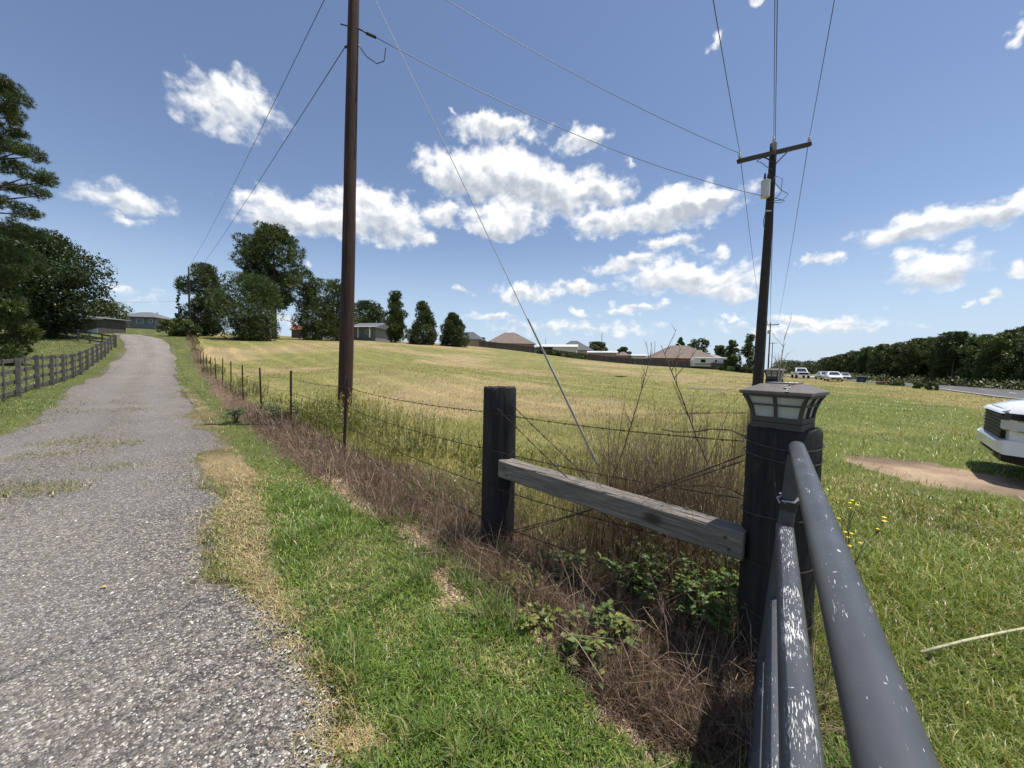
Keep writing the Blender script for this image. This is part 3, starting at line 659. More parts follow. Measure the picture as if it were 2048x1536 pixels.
# ------------------------------------------------------------------ utility poles and lines
def wood_pole_mat(name, c1, c2):
    m = pmat(name, c1, .85, vscale=3.0, bump=1.0, bscale=6, stretch=(12, 12, .45), col2=c2); return m
M_POLE1 = wood_pole_mat('creosote_pole', (.085, .036, .023), (.012, .008, .007)); M_POLE2 = wood_pole_mat('dark_pole', (.045, .034, .028), (.018, .015, .014))
M_WIRE = pmat('line_wire', (.10, .105, .11), .5, metal=.4); M_GALV = pmat('galvanised', (.42, .43, .44), .45, metal=.6, var=.15)
M_PORC = pmat('grey_porcelain', (.52, .53, .54), .3); M_IRON = pmat('dark_iron', (.04, .04, .042), .6, metal=.5)
def rough_pole(h, r0, r1, lean=(0, 0), n=14, seg=16):
    vs = []; ph = random.random()*10
    secs = []
    for i in range(seg+1):
        t = i/seg; z = -.6+(h+.6)*t; r = r0+(r1-r0)*t
        cx, cy = lean[0]*t+math.sin(t*5+ph)*.012, lean[1]*t+math.cos(t*4+ph)*.012
        secs.append([(cx+r*(1+random.uniform(-.03, .03))*math.cos(2*math.pi*k/n), cy+r*(1+random.uniform(-.03, .03))*math.sin(2*math.pi*k/n), z) for k in range(n)])
    return MB().loft(secs)
PL = at(686, 780, 9.5)[:2]; zPL = g1(*PL)
t_pl = thing('utility_pole', 'tall reddish brown pole with a guy wire beside the wire fence', 'utility pole', (PL[0], PL[1], zPL))
topx = at(709, 0, 9.5); hP1 = 11.6-zPL; lean1 = np.array([(topx[0]-PL[0])*hP1/(topx[2]-zPL), 0])
rough_pole(hP1, .175, .115, lean1).build('shaft', M_POLE1, t_pl, smooth='all')
def on_pl(z): return np.array([PL[0]+lean1[0]*(z-zPL)/hP1, PL[1], z])
zA = zt(708, 58, 9.5); zB = zt(694, 92, 9.5)
q = on_pl(zA)-np.array([PL[0], PL[1], zPL])
MB().tube([q+[.10, -.02, 0], q+[.22, -.02, -.05], q+[.30, 0, -.09]], .018, 6).build('clevis', M_IRON, t_pl)
MB().tube([q+[.30, 0, -.09], q+[.52, 0, -.18]], .035, 8).build('strain_insulator', M_IRON, t_pl)
MB().tube([q+[-.30, -.02, .09], q+[-.1, -.02, .04]], .014, 6).build('step_bolt', M_IRON, t_pl)
q2 = on_pl(zB)-np.array([PL[0], PL[1], zPL]); MB().tube([q2+[-.20, 0, -.03], q2+[-.1, 0, 0]], .03, 6).build('clevis', M_IRON, t_pl)
MB().tube([q+[.10, 0, -.35], q+[.3, 0, -.62], q+[.55, 0, -.78], q+[.72, 0, -.72], q+[.76, 0, -.42]], .012, 5).build('drip_loop', M_WIRE, t_pl)
def line(name, label, a, b, sag, r=.008, n=24, mat=M_WIRE, cat='power line', group=None):
    a, b = np.array(a, float), np.array(b, float); ts = np.linspace(0, 1, n)
    pts = [a+(b-a)*s-np.array([0, 0, sag*4*s*(1-s)]) for s in ts]
    o = MB().tube([p-a for p in pts], r, 5).build(name, mat, smooth='all'); o.location = a
    return tag(o, label, cat, group)
# right-hand pole with crossarm
PR = at(1514, 790, 13.5)[:2]; zPR = g1(*PR)
t_pr = thing('utility_pole', 'dark pole with crossarm and grey transformer behind the gate lamp', 'utility pole', (PR[0], PR[1], zPR))
tp = at(1547, 287, 13.5); hR = tp[2]-zPR; bx_ = at(1516, 768, 13.5); k_ = (tp[0]-bx_[0])/(tp[2]-bx_[2]); leanR = np.array([k_*hR, 0])
rough_pole(hR, .185, .105, leanR).build('shaft', M_POLE2, t_pr, smooth='all')
LR = lambda p: np.array(p)-np.array([PR[0], PR[1], zPR])
aL, aR = at(1476, 323, 13.1), at(1621, 288, 13.6)
MB().bar(LR(aL), LR(aR), .10, .13).build('crossarm', M_POLE2, t_pr)
am = (aL+aR)/2
for s in (.32, .68): MB().bar(LR(aL+(aR-aL)*s-[0, .06, .05]), LR([am[0]-.02, am[1]-.12, am[2]-.42]), .03, .03).build('brace', M_IRON, t_pr)
ins = []
for q in (aL+(aR-aL)*.02, aL+(aR-aL)*.98):
    c = LR(q+np.array([0, 0, .07])); MB().lathe([(.02, 0), (.02, .06), (.06, .06), (.035, .10), (.055, .11), (.03, .16), (.045, .17), (.02, .2)], c, 10).build('insulator', M_PORC, t_pr, smooth=True); ins.append(q+np.array([0, 0, .25]))
c = LR([tp[0], tp[1], tp[2]-.02]); MB().lathe([(.03, 0), (.025, .1), (.05, .1), (.03, .16), (.045, .17), (.015, .28)], c, 10).build('insulator', M_PORC, t_pr, smooth=True); ins.append(tp+np.array([0, 0, .25]))
tr = LR(at(1530, 395, 13.3)); MB().lathe([(.05, -.02), (.135, 0), (.14, .5), (.145, .5), (.145, .55), (.06, .6)], tr, 14).build('transformer', M_PORC, t_pr, smooth=True)
for dx in (-.06, .05): MB().lathe([(.03, 0), (.03, .05), (.045, .06), (.025, .12), (.035, .13), (.02, .2)], tr+np.array([dx, -.04, .58]), 8).build('bushing', M_IRON, t_pr)
MB().box(tr+np.array([.16, .1, .25]), (.12, .06, .3)).build('bracket', M_IRON, t_pr)
for loop in ([(1535,375),(1552,352),(1565,358),(1562,385),(1550,398)], [(1550,365),(1562,380),(1577,388),(1565,400),(1545,402)], [(1546,395),(1558,398),(1570,402),(1560,406),(1546,404)], [(1531,425),(1527,440),(1527,452),(1532,460)], [(1513,323),(1522,325),(1535,335),(1545,340)], [(1536,318),(1525,315),(1514,322)]):
    MB().tube([LR(at(a, b, 13.3)) for a, b in loop], .011, 5).build('jumper_wire', M_WIRE, t_pr, smooth='all')
MB().box(LR(at(1537, 422, 13.28)), (.16, .06, .04)).build('bracket', M_GALV, t_pr)
# distant poles
def far_pole(px, top, d, arm, label, r=.14):
    p = at(px, top, d); z = g1(p[0], d); t = thing('utility_pole', label, 'utility pole', (p[0], d, z)); h = p[2]-z
    rough_pole(h, r, r*.7, seg=6, n=8).build('shaft', M_POLE2, t, smooth='all')
    if arm:
        MB().bar((-arm/2, 0, h-.5), (arm/2, -.4, h-.42), .12, .14).build('crossarm', M_POLE2, t)
        for s in (-1, 1): MB().box((s*arm*.47, -.2-s*.19, h-.28), (.1, .1, .2)).build('insulator', M_PORC, t)
        if top < 660: MB().lathe([(.18, 0), (.2, .6), (.1, .75)], (-.32, 0, h-2.2), 8).build('transformer', M_PORC, t)
    return p, z, t
fpL = far_pole(377, 533, 64, 0, 'slim dark pole at the end of the wire fence', .16)[0]
fpR = far_pole(1541, 645, 75, 2.7, 'distant crossarm pole next in line along the road')[0]
fpR2 = far_pole(1545.5, 684, 135, 2.6, 'farthest small crossarm pole along the road')[0]
far_pole(1204, 667, 126, 0, 'thin pole above the low white roofed shed', .12); far_pole(1310, 682, 122, 0, 'short thin pole beside the large brown roof', .09)
far_pole(1091, 676, 138, 0, 'faint thin pole behind the beige workshop', .08)
# lines
ptop = on_pl(zPL+hP1-.25)
pA = on_pl(zA)+np.array([.52, 0, -.18]); line('service_line', 'single wire from the reddish pole to the transformer pole', pA, at(1526, 392, 13.3), .42, .009)
line('power_line', 'upper wire from the reddish pole to the crossarm', ptop, ins[0], .30, .008)
line('power_line', 'upper wire from the reddish pole to the far left pole', ptop+np.array([-.1, 0, 0]), fpL-[0, 0, .1], .5, .010)
line('power_line', 'lower wire from the reddish pole to the far left pole', on_pl(zB)-[.2, 0, .03], at(380, 560, 64), .4, .010)
back = np.array([-RD[0], -RD[1], 0])*42
for i, q in enumerate(ins): line('power_line', ['roadside line on the left crossarm insulator passing overhead', 'roadside line on the right crossarm insulator passing overhead', 'roadside line on the pole top insulator passing overhead'][i], q, q+back+np.array([0, 0, .3]), 1.0, .009, 40)
nq = np.array([tp[0]+.08, tp[1], tp[2]-.62]); line('power_line', 'neutral roadside line just below the pole top', nq, nq+back+np.array([0, 0, .5]), .9, .009, 40)
for i, q in enumerate(ins): line('power_line', ['onward roadside line from the left insulator', 'onward roadside line from the right insulator', 'onward roadside line from the top insulator'][i], q, fpR+np.array([(-1.25, 1.25, 0)[i], 0, -.15]), 1.1, .011, 30)
line('power_line', 'onward neutral line to the distant crossarm pole', nq, fpR-[0, 0, 1.2], 1.1, .011, 30)
line('power_line', 'faint line strung across the drive beyond the barn', at(180, 601, 80), at(358, 602, 64), .3, .014)
# guy wire with its pale guard
anchor = gp(1205, 948); gtop = on_pl(zPL+hP1-.6); gd_ = anchor-gtop
t = thing('guy_wire', 'steel guy wire slanting from the reddish pole to the field', 'guy wire', tuple(anchor))
MB().tube([gtop-anchor, gtop+gd_*.5-anchor, (0, 0, -.05)], .0075, 6).build('strand', pmat('dull_strand', (.30, .31, .32), .7), t)
MB().tube([(0, 0, 0), -gd_*.21], .010, 6).build('guard', pmat('weathered_guard', (.33, .31, .27), .7, var=.2), t)
# ------------------------------------------------------------------ gate, posts, lamp, barbed wire
def char_mat():
    m = bpy.data.materials.new('charred_post'); m.use_nodes = True; t = m.node_tree; b = t.nodes['Principled BSDF']
    tcn = t.nodes.new('ShaderNodeTexCoord'); mp = t.nodes.new('ShaderNodeMapping'); mp.inputs['Scale'].default_value = (1, 1, .06); L(t, tcn.outputs['Object'], mp.inputs[0])
    f = noise_n(t, mp.outputs[0], 42, 6, .7); f2 = noise_n(t, tcn.outputs['Object'], 7, 4, .6)
    c = ramp(t, f, [(.3, (.010, .010, .011)), (.55, (.026, .025, .026)), (.8, (.060, .052, .046))])
    c = mixc(t, ramp(t, f2, [(.62, 0), (.8, .6)]), c, (.085, .062, .045))
    L(t, c, b.inputs['Base Color']); b.inputs['Roughness'].default_value = .75; b.inputs['Specular IOR Level'].default_value = .3
    bn = t.nodes.new('ShaderNodeBump'); bn.inputs['Strength'].default_value = 1.0; bn.inputs['Distance'].default_value = .02; L(t, f, bn.inputs['Height']); L(t, bn.outputs[0], b.inputs['Normal'])
    return m
M_CHAR = char_mat()
def timber_mat():
    m = bpy.data.materials.new('weathered_timber'); m.use_nodes = True; t = m.node_tree; b = t.nodes['Principled BSDF']
    tcn = t.nodes.new('ShaderNodeTexCoord'); mp = t.nodes.new('ShaderNodeMapping'); mp.inputs['Scale'].default_value = (.05, 1, 1); L(t, tcn.outputs['Object'], mp.inputs[0])
    kx = N(t, 'ShaderNodeVectorMath', operation='SUBTRACT'); L(t, tcn.outputs['Object'], kx.inputs[0]); kx.inputs[1].default_value = (.42, -.07, 0.0)
    kd = vmath(t, 'LENGTH', vmath(t, 'MULTIPLY', kx.outputs[0], (.6, 1, 1)))           # a knot
    wv = vmath(t, 'ADD', mp.outputs[0], vmath(t, 'MULTIPLY', vmath(t, 'SUBTRACT', noise_n(t, tcn.outputs['Object'], 3, 3, .5, 0, 'Color'), (.5, .5, .5)), (.0, .03, .03)))
    f = noise_n(t, wv, 70, 5, .65)
    c = ramp(t, f, [(.25, (.075, .066, .057)), (.5, (.19, .168, .145)), (.75, (.33, .295, .25))])
    c = mixc(t, ramp(t, kd, [(.018, .85), (.045, 0)]), c, (.045, .034, .026))
    L(t, c, b.inputs['Base Color']); b.inputs['Roughness'].default_value = .85; b.inputs['Specular IOR Level'].default_value = .25
    bn = t.nodes.new('ShaderNodeBump'); bn.inputs['Strength'].default_value = .9; bn.inputs['Distance'].default_value = .01; L(t, f, bn.inputs['Height']); L(t, bn.outputs[0], b.inputs['Normal'])
    return m
M_TIMB = timber_mat()
def post_mesh(h, r, seed, dome=.012, taper=.97):
    rg = random.Random(seed); n = 40; ph = [rg.uniform(0, 6.28) for _ in range(6)]
    groove = [1.0 if rg.random() > .16 else rg.uniform(.93, .97) for _ in range(n)]
    def rad(a, z, k): return r*(1+.022*math.sin(2*a+ph[0])+.015*math.sin(5*a+ph[1]+z*.8)+.01*math.sin(9*a+ph[2]-z*1.7))*groove[k]*(1+(taper-1)*z/h)
    secs = []
    for z, s in [(-.3, 1.02), (0, 1.03), (.15, 1.0)]+[(h*i/8, 1) for i in range(2, 8)]+[(h-.012, 1.0), (h, .965)]:
        secs.append([(rad(2*math.pi*k/n, z, k)*s*math.cos(2*math.pi*k/n), rad(2*math.pi*k/n, z, k)*s*math.sin(2*math.pi*k/n), z+(rg.uniform(-.006, .006) if z > h-.02 else 0)) for k in range(n)])
    for s in (.8, .55, .3, .08): secs.append([(rad(2*math.pi*k/n, h, k)*s*math.cos(2*math.pi*k/n), rad(2*math.pi*k/n, h, k)*s*math.sin(2*math.pi*k/n), h+dome*(1-s)+rg.uniform(-.005, .004)) for k in range(n)])
    return MB().loft(secs)
HP = 1.265
o = post_mesh(HP, .160, 3).build('gate_post', M_CHAR, smooth=True); o.location = (*GATE_POST, 0); tag(o, 'thick charred black gate post with the lamp on top', 'post')
o = post_mesh(1.36, .146, 5, .004).build('brace_post', M_CHAR, smooth=True); o.location = (*BRACE_POST, g1(*BRACE_POST)); tag(o, 'black round wooden post at the left end of the brace beam', 'post')
# brace beam
bl, br = at(1008, 934, 3.16), at(1492, 1087, 1.93)
v = br-bl; Lb = float(np.linalg.norm(v)); o = MB()
secs = []
for i in range(13):
    s = i/12; rg = random.Random(i); e = .006
    x = -Lb/2+Lb*s
    secs.append([(x, y+rg.uniform(-.003, .003), z+rg.uniform(-.003, .003)) for y, z in ((-.068, -.062), (-.06, -.07), (.06, -.07), (.068, -.062), (.068, .062), (.06, .07), (-.06, .07), (-.068, .062))])
o = MB().loft(secs).build('brace_beam', M_TIMB)
vx = Vector(v).normalized(); vy = Vector((0, 0, 1)).cross(vx).normalized(); vz = vx.cross(vy)
o.matrix_world = Matrix.Translation((bl+br)/2) @ Matrix((vx, vy, vz)).transposed().to_4x4()
tag(o, 'weathered grey timber beam bracing two black posts', 'beam')
for (x, y, z) in ((-Lb/2+.07, -.069, .02), (-Lb/2+.10, -.069, -.03), (Lb/2-.08, -.069, .025), (Lb/2-.06, -.069, -.03)):
    MB().tube([(x, y-.006, z), (x, y+.01, z)], .007, 8).build('nail_head', pmat('nail_rust', (.09, .05, .035), .7, metal=.4), o)
# lamp on the gate post
M_BRONZE = pmat('bronze_plastic', (.052, .043, .037), .5, var=.2, vscale=14, bump=.1, bscale=60)
M_FROST = pmat('frosted_pane', (.46, .47, .42), .45, var=.12, vscale=9)
M_SOLAR = pmat('solar_top', (.15, .145, .14), .4, var=.25, vscale=20)
M_DROP = pmat('white_dropping', (.75, .78, .78), .7, var=.2, vscale=40)
def lamp(name, label, loc, rz, k=1.0):
    t = thing(name, label, 'lamp', loc, rz); prof = [(.0, .098), (.035, .100), (.06, .104), (.09, .112), (.115, .122), (.132, .132)]
    MB().box((0, 0, .012), (.215*k, .215*k, .03)).box((0, 0, .031), (.2*k, .2*k, .012)).build('base', M_BRONZE, t, bevel=.002)
    f = MB()
    for a in range(4):
        Mr = Matrix.Rotation(a*math.pi/2, 4, 'Z')
        for i in range(len(prof)-1):                          # flaring corner ribs and middle muntins
            (z0, w0), (z1, w1) = prof[i], prof[i+1]
            for u in (-1, 0):
                p0 = Mr @ Vector((u*w0*k, -w0*k, z0+.03)); p1 = Mr @ Vector((u*w1*k, -w1*k, z1+.03)); f.bar(p0, p1, .016*k if u else .012*k, .016*k, up=Mr @ Vector((0, -1, 0)))
        w = .1095*k; f.bar(Mr @ Vector((-w, -w, .112)), Mr @ Vector((w, -w, .112)), .012*k, .008*k)
        w = .1*k; f.bar(Mr @ Vector((-w, -w, .042)), Mr @ Vector((w, -w, .042)), .016*k, .022*k)
        w = .13*k; f.bar(Mr @ Vector((-w, -w, .158)), Mr @ Vector((w, -w, .158)), .016*k, .012*k)
    f.build('frame', M_BRONZE, t)
    for a in range(4):
        Mr = Matrix.Rotation(a*math.pi/2, 4, 'Z')
        for s in (-1, 1):
            for (i0, i1) in ((0, 3), (3, 5)):
                pts = []
                for i in range(i0, i1+1): z, w = prof[i]; pts.append((z+.03, w-.004))
                vs = []
                for z, w in pts: vs += [Mr @ Vector((s*.005*k, -w*k, z)), Mr @ Vector((s*(w-.006)*k, -w*k, z))]
                vs2 = [v_+(Mr @ Vector((0, .006, 0))) for v_ in vs]; n = len(vs)
                fs = [(2*i, 2*i+1, 2*i+3, 2*i+2) for i in range(len(pts)-1)]+[(n+2*i, n+2*i+2, n+2*i+3, n+2*i+1) for i in range(len(pts)-1)]
                MB().add(vs+vs2, fs).build('pane', M_FROST, t)
    s, q = .148*k, .070*k
    rf = MB().loft([[(-a_, -a_, z), (a_, -a_, z), (a_, a_, z), (-a_, a_, z)] for a_, z in ((s-.006, .163), (s, .166), (s, .178), (s*.985, .181), (q+.022, .206), (q+.012, .212), (q, .214))]).build('roof', pmat('sunlit_cap', (.125, .108, .094), .55, var=.25, vscale=12, bump=.15, bscale=50), t)  # roof coloured paler than the frame: light on its top put into the colour
    MB().box((0, 0, .217), (q*1.75, q*1.75, .006)).build('solar_panel', M_SOLAR, rf)
    return t, rf
lt, lrf = lamp('post_lamp', 'bronze solar cap lamp with frosted panes on the gate post', (1.350, 1.905, HP+.002), math.atan2(.625, .78))
rg = random.Random(2)
for (cx, cy, n, sz) in ((-.085, -.05, 16, .014), (.128, -.105, 4, .009)):
    mb = MB()
    for i in range(n):
        x, y = cx+rg.gauss(0, sz*1.5), cy+rg.gauss(0, sz); r = sz*rg.uniform(.3, .9); m = max(abs(x), abs(y)); z = (.206+(.148-.006-m)/(.142-.092)*.0 if m < .092 else .181+(.1458-m)/(.1458-.092)*.025)+.0015
        if m < .082: z = .2205
        mb.add([(x+r*math.cos(a*1.257)*rg.uniform(.6, 1.3), y+r*math.sin(a*1.257)*rg.uniform(.6, 1.3), z+.0015) for a in range(5)]+[(x, y, z+.003)], [(a, (a+1) % 5, 5) for a in range(5)])
    mb.build('dropping', M_DROP, lrf)
# pipe gate
def pipe_mat():
    m = bpy.data.materials.new('painted_pipe'); m.use_nodes = True; t = m.node_tree; b = t.nodes['Principled BSDF']
    tcn = t.nodes.new('ShaderNodeTexCoord'); v = tcn.outputs['Object']
    mp = t.nodes.new('ShaderNodeMapping'); mp.inputs['Scale'].default_value = (.10, 1, 1); L(t, v, mp.inputs[0])
    base = ramp(t, noise_n(t, v, 6, 5, .6), [(.3, (.048, .052, .060)), (.7, (.075, .080, .090))])
    scr = noise_n(t, mp.outputs[0], 340, 3, .65); patch = noise_n(t, v, 3.2, 6, .7); at_ = t.nodes.new('ShaderNodeAttribute'); at_.attribute_name = 'wear'
    sx = t.nodes.new('ShaderNodeSeparateXYZ'); L(t, tcn.outputs['Normal'], sx.inputs[0])
    topm = ramp(t, sx.outputs[2], [(.55, 0), (.9, 1)])
    pm = math_n(t, 'MULTIPLY', math_n(t, 'SUBTRACT', math_n(t, 'ADD', patch, math_n(t, 'MULTIPLY', at_.outputs['Fac'], .14)), .62), .9)
    msk = math_n(t, 'MULTIPLY', ramp(t, math_n(t, 'ADD', scr, pm), [(.60, 0), (.64, 1)]), topm)
    chip = ramp(t, noise_n(t, v, 52, 3, .55), [(.70, 0), (.725, .85)])
    c = mixc(t, msk, base, (.66, .65, .62)); c = mixc(t, math_n(t, 'MULTIPLY', chip, topm), c, (.60, .58, .55))
    rust = ramp(t, noise_n(t, v, 9, 4, .6), [(.655, 0), (.70, 1)])
    c = mixc(t, math_n(t, 'MULTIPLY', math_n(t, 'MULTIPLY', rust, topm), .75), c, (.24, .075, .03))
    L(t, c, b.inputs['Base Color']); b.inputs['Roughness'].default_value = .45; b.inputs['Specular IOR Level'].default_value = .45
    bn = t.nodes.new('ShaderNodeBump'); bn.inputs['Strength'].default_value = .25; bn.inputs['Distance'].default_value = .004; L(t, noise_n(t, v, 25, 5, .6), bn.inputs['Height']); L(t, bn.outputs[0], b.inputs['Normal'])
    return m
M_PIPE = pipe_mat()
GD = np.array([-.5608, -.828]); g_ang = math.atan2(GD[1], GD[0])
tg = thing('pipe_gate', 'grey painted pipe gate with worn rails hung on the charred post', 'gate', (1.215, 1.62, 0), g_ang)
def gate_pipe(name, pts, r, wear, n=28, parent=tg):
    mb = MB().tube(pts, r, n); me = mb.mesh(name, smooth=True)
    a = me.attributes.new('wear', 'FLOAT', 'POINT'); a.data.foreach_set('value', np.full(len(me.vertices), wear, np.float32)); me.materials.append(M_PIPE)
    return link(name, me, None, parent)
TILT = .055                                                     # the leaf hangs a little out of plumb
off = lambda z: -(1.23-z)*TILT*-1.0
def gpnt(s, z): return (s, -(1.23-z)*.075, z)
def railpts(z, s0, s1, r):
    pts = [gpnt(s0, z-r*.55), gpnt(s0+.012, z-r*.12), gpnt(s0+.04, z)] if z > 1 else [gpnt(s0, z)]
    return pts+[gpnt(s, z) for s in np.linspace(s0+.3, s1, 8)]
gate_pipe('top_rail', railpts(1.225, 0, 3.2, .029), .029, .22)
for z, w in ((.868, .72), (.546, .2), (.262, .1), (.06, .1)): gate_pipe('rail', [gpnt(s, z) for s in np.linspace(.0, 3.2, 9)], .033 if z > .8 else .029, w)
gate_pipe('end_stile', [gpnt(.028, z) for z in (.03, .4, .8, 1.19)], .029, .0)
gate_pipe('end_stile', [gpnt(3.17, z) for z in (.03, .4, .8, 1.19)], .029, .0)
for zz in (.98, .2):                                             # hinge straps onto the post
    h = MB().tube([gpnt(.028, zz), (-.10, -.06+.0, zz)], .011, 8); h.tube([gpnt(.028, zz-.025), gpnt(.028, zz+.025)], .032, 14); h.build('hinge', M_IRON, tg, smooth=True)
mb = MB()
for i in range(6): a = i*1.05; mb.tube([gpnt(.028+.033*math.cos(a), 1.0+.02*math.sin(a*2)), (.028+.04*math.cos(a+.5), -.02+.04*math.sin(a+.5), 1.0), (.028+.033*math.cos(a+1.05), -.018+.036*math.sin(a+1.05), 1.0+.02*math.sin(a*2+2.1))], .0045, 5)
mb.build('chain', M_GALV, tg)
# steel T posts and barbed wire: one fence
M_TPOST = pmat('rusty_post', (.085, .040, .030), .75, var=.45, vscale=6, bump=.3, bscale=30); M_BARB = pmat('rusty_wire', (.055, .036, .028), .65, metal=.4, var=.4, vscale=20)
tf = thing('barbed_wire_fence', 'four strand barbed wire fence on rusty steel posts', 'fence', (*BRACE_POST, 0))
LB = lambda p: np.array(p, float)-np.array([BRACE_POST[0], BRACE_POST[1], 0])
tposts = []
def tpost_mesh(h):
    mb = MB().box((0, 0, h/2-.15), (.045, .006, h+.3)).box((0, .02, h/2-.15), (.006, .036, h+.3))
    for k in range(int(h/.055)): mb.box((0, -.007, .08+k*.055), (.014, .010, .016))
    return mb.mesh('steel_post')
tpm = tpost_mesh(1.33); tpm.materials.append(M_TPOST)
yy = [6.2]+[8.95+2.93*i for i in range(19)]
for i, y in enumerate(yy):
    p = fence_xy(y); z = g1(*p); o = link('steel_post', tpm, None, tf); o.location = LB((p[0], p[1], z)); ln = random.uniform(-.03, .03) if i else -.055
    o.rotation_euler = (random.uniform(-.03, .03), ln, math.atan2(FD[1], FD[0])); tposts.append((p[0], p[1], z))
def barbed(pts, r, twist_to, barb_to, rnd):
    """two twisted strands with barbs near by, a plain strand farther off"""
    mb = MB(); pts = [np.array(p, float) for p in pts]
    P = [pts[0]]; s = 0
    for a, b in zip(pts[:-1], pts[1:]):
        n = max(1, int(np.linalg.norm(b-a)/.035)) if np.hypot(*((a+b)/2)[:2]) < twist_to else 3
        sag = .012*np.linalg.norm(b-a)
        for i in range(1, n+1): u = i/n; P.append(a+(b-a)*u-np.array([0, 0, sag*4*u*(1-u)]))
    near = [p for p in P if np.hypot(*p[:2]) < twist_to]; far = [p for p in P if np.hypot(*p[:2]) >= twist_to]
    if len(near) > 2:
        d = near[-1]-near[0]; d = d/np.linalg.norm(d); n1 = np.cross(d, [0, 0, 1]); n1 /= np.linalg.norm(n1)+1e-9; n2 = np.cross(d, n1)
        for ph in (0, math.pi): mb.tube([LB(p+(n1*math.cos(i*.9+ph)+n2*math.sin(i*.9+ph))*.0026) for i, p in enumerate(near)], .0022, 4, False)
        for i in range(3, len(near)-1, 4):
            if np.hypot(*near[i][:2]) > barb_to: continue
            c = near[i]
            for k in range(4):
                a = rnd.uniform(0, 6.28); e = (n1*math.cos(a)+n2*math.sin(a))*.017+d*rnd.uniform(-.008, .008); mb.tube([LB(c-e*.3), LB(c+e)], [.0021, .0008], 3, False)
            mb.tube([LB(c-d*.007), LB(c+d*.007)], .0052, 5)
    if len(far) > 1:
        if near: far = ([near[-1]]+far) if np.linalg.norm(near[-1]-far[0]) < np.linalg.norm(near[0]-far[0]) else ([near[0]]+far)
        mb.tube([LB(p) for p in far], r, 4, False)
    return mb
rnd = random.Random(4)
fdir = (BRACE_POST-GATE_POST)/np.linalg.norm(BRACE_POST-GATE_POST); fn = np.array([-fdir[1], fdir[0]])     # fn points to the driveway side
for h in (1.16, .85, .545, .255):
    gp_ = GATE_POST+fdir*.165; b0 = BRACE_POST+fn*.15
    pts = [(gp_[0], gp_[1], h+.005), (b0[0], b0[1], h)]+[(p[0]+.0, p[1]-.02, p[2]+h) for p in tposts]
    barbed(pts, .0045, 13, 10, rnd).build('wire', M_BARB, tf)
for a, b in (((BRACE_POST-fdir*.13+fn*.06), 1.21, ), ):
    pass
for (pa_, za), (pb_, zb) in ((((BRACE_POST-fdir*.08+fn*.12), 1.20), (GATE_POST+fdir*.16, .10)), ((BRACE_POST-fdir*.14, 1.22), (GATE_POST+fdir*.16-fn*.03, .2)),
                             ((GATE_POST+fdir*.165, 1.06), (BRACE_POST-fdir*.14+fn*.05, .16)), ((GATE_POST+fdir*.165-fn*.02, 1.09), (BRACE_POST-fdir*.14-fn*.04, .12))):
    barbed([(pa_[0], pa_[1], za), (pb_[0], pb_[1], zb)], .004, 13, 10, rnd).build('brace_wire', M_BARB, tf)
M_TIE = pmat('tie_wire', (.075, .07, .065), .5, metal=.6, var=.3, vscale=30)
for h in (1.185, 1.12, .83, .60, .33):                           # wire wrapped round the gate post
    q = [LB((GATE_POST[0]+.166*math.cos(a), GATE_POST[1]+.166*math.sin(a), h+.012*math.sin(a*1.5+h*9))) for a in np.linspace(0, 6.28, 26)]
    MB().tube(q, .0032, 5).build('wire_wrap', M_BARB if h < .7 else M_TIE, tf)
for h in (1.18, .86, .55):
    q = LB((*(GATE_POST+fdir*.2), h)); MB().tube([q+[.05, -.04, .0], q+[-.02, .03, .035], q+[-.09, .09, .03], q+[-.16, .16, .0], q+[-.24, .22, -.012], q+[-.30, .275, -.006]], .0034, 5).build('wire_tail', M_BARB, tf)
# second capped post with a grey rail farther along the roadside fence
P2 = road_fence_xy(7.7); o = post_mesh(1.36, .15, 9).build('corner_post', M_CHAR, smooth=True); o.location = (P2[0], P2[1], g1(*P2)); tag(o, 'smaller looking black post with grey cap lamp near the dark utility pole', 'post')
lamp('post_lamp', 'far cap lamp on the black post beside the roadside weeds', (P2[0], P2[1], g1(*P2)+1.36), .5)
t2 = thing('pipe_gate', 'grey pipe gate on the second black post along the roadside', 'gate', (P2[0]+.02, P2[1]-.20, g1(*P2)), math.atan2(-.82, -.50))
for z, r in ((1.2, .05), (.85, .03), (.5, .03), (.2, .03)): gate_pipe('rail', [(0, 0, z), (.9, 0, z-.02), (1.8, 0, z-.04)], r, .2, 12, t2)
for s in (.03, 1.77): gate_pipe('end_stile', [(s, 0, .1), (s, 0, 1.12)], .03, 0, 12, t2)
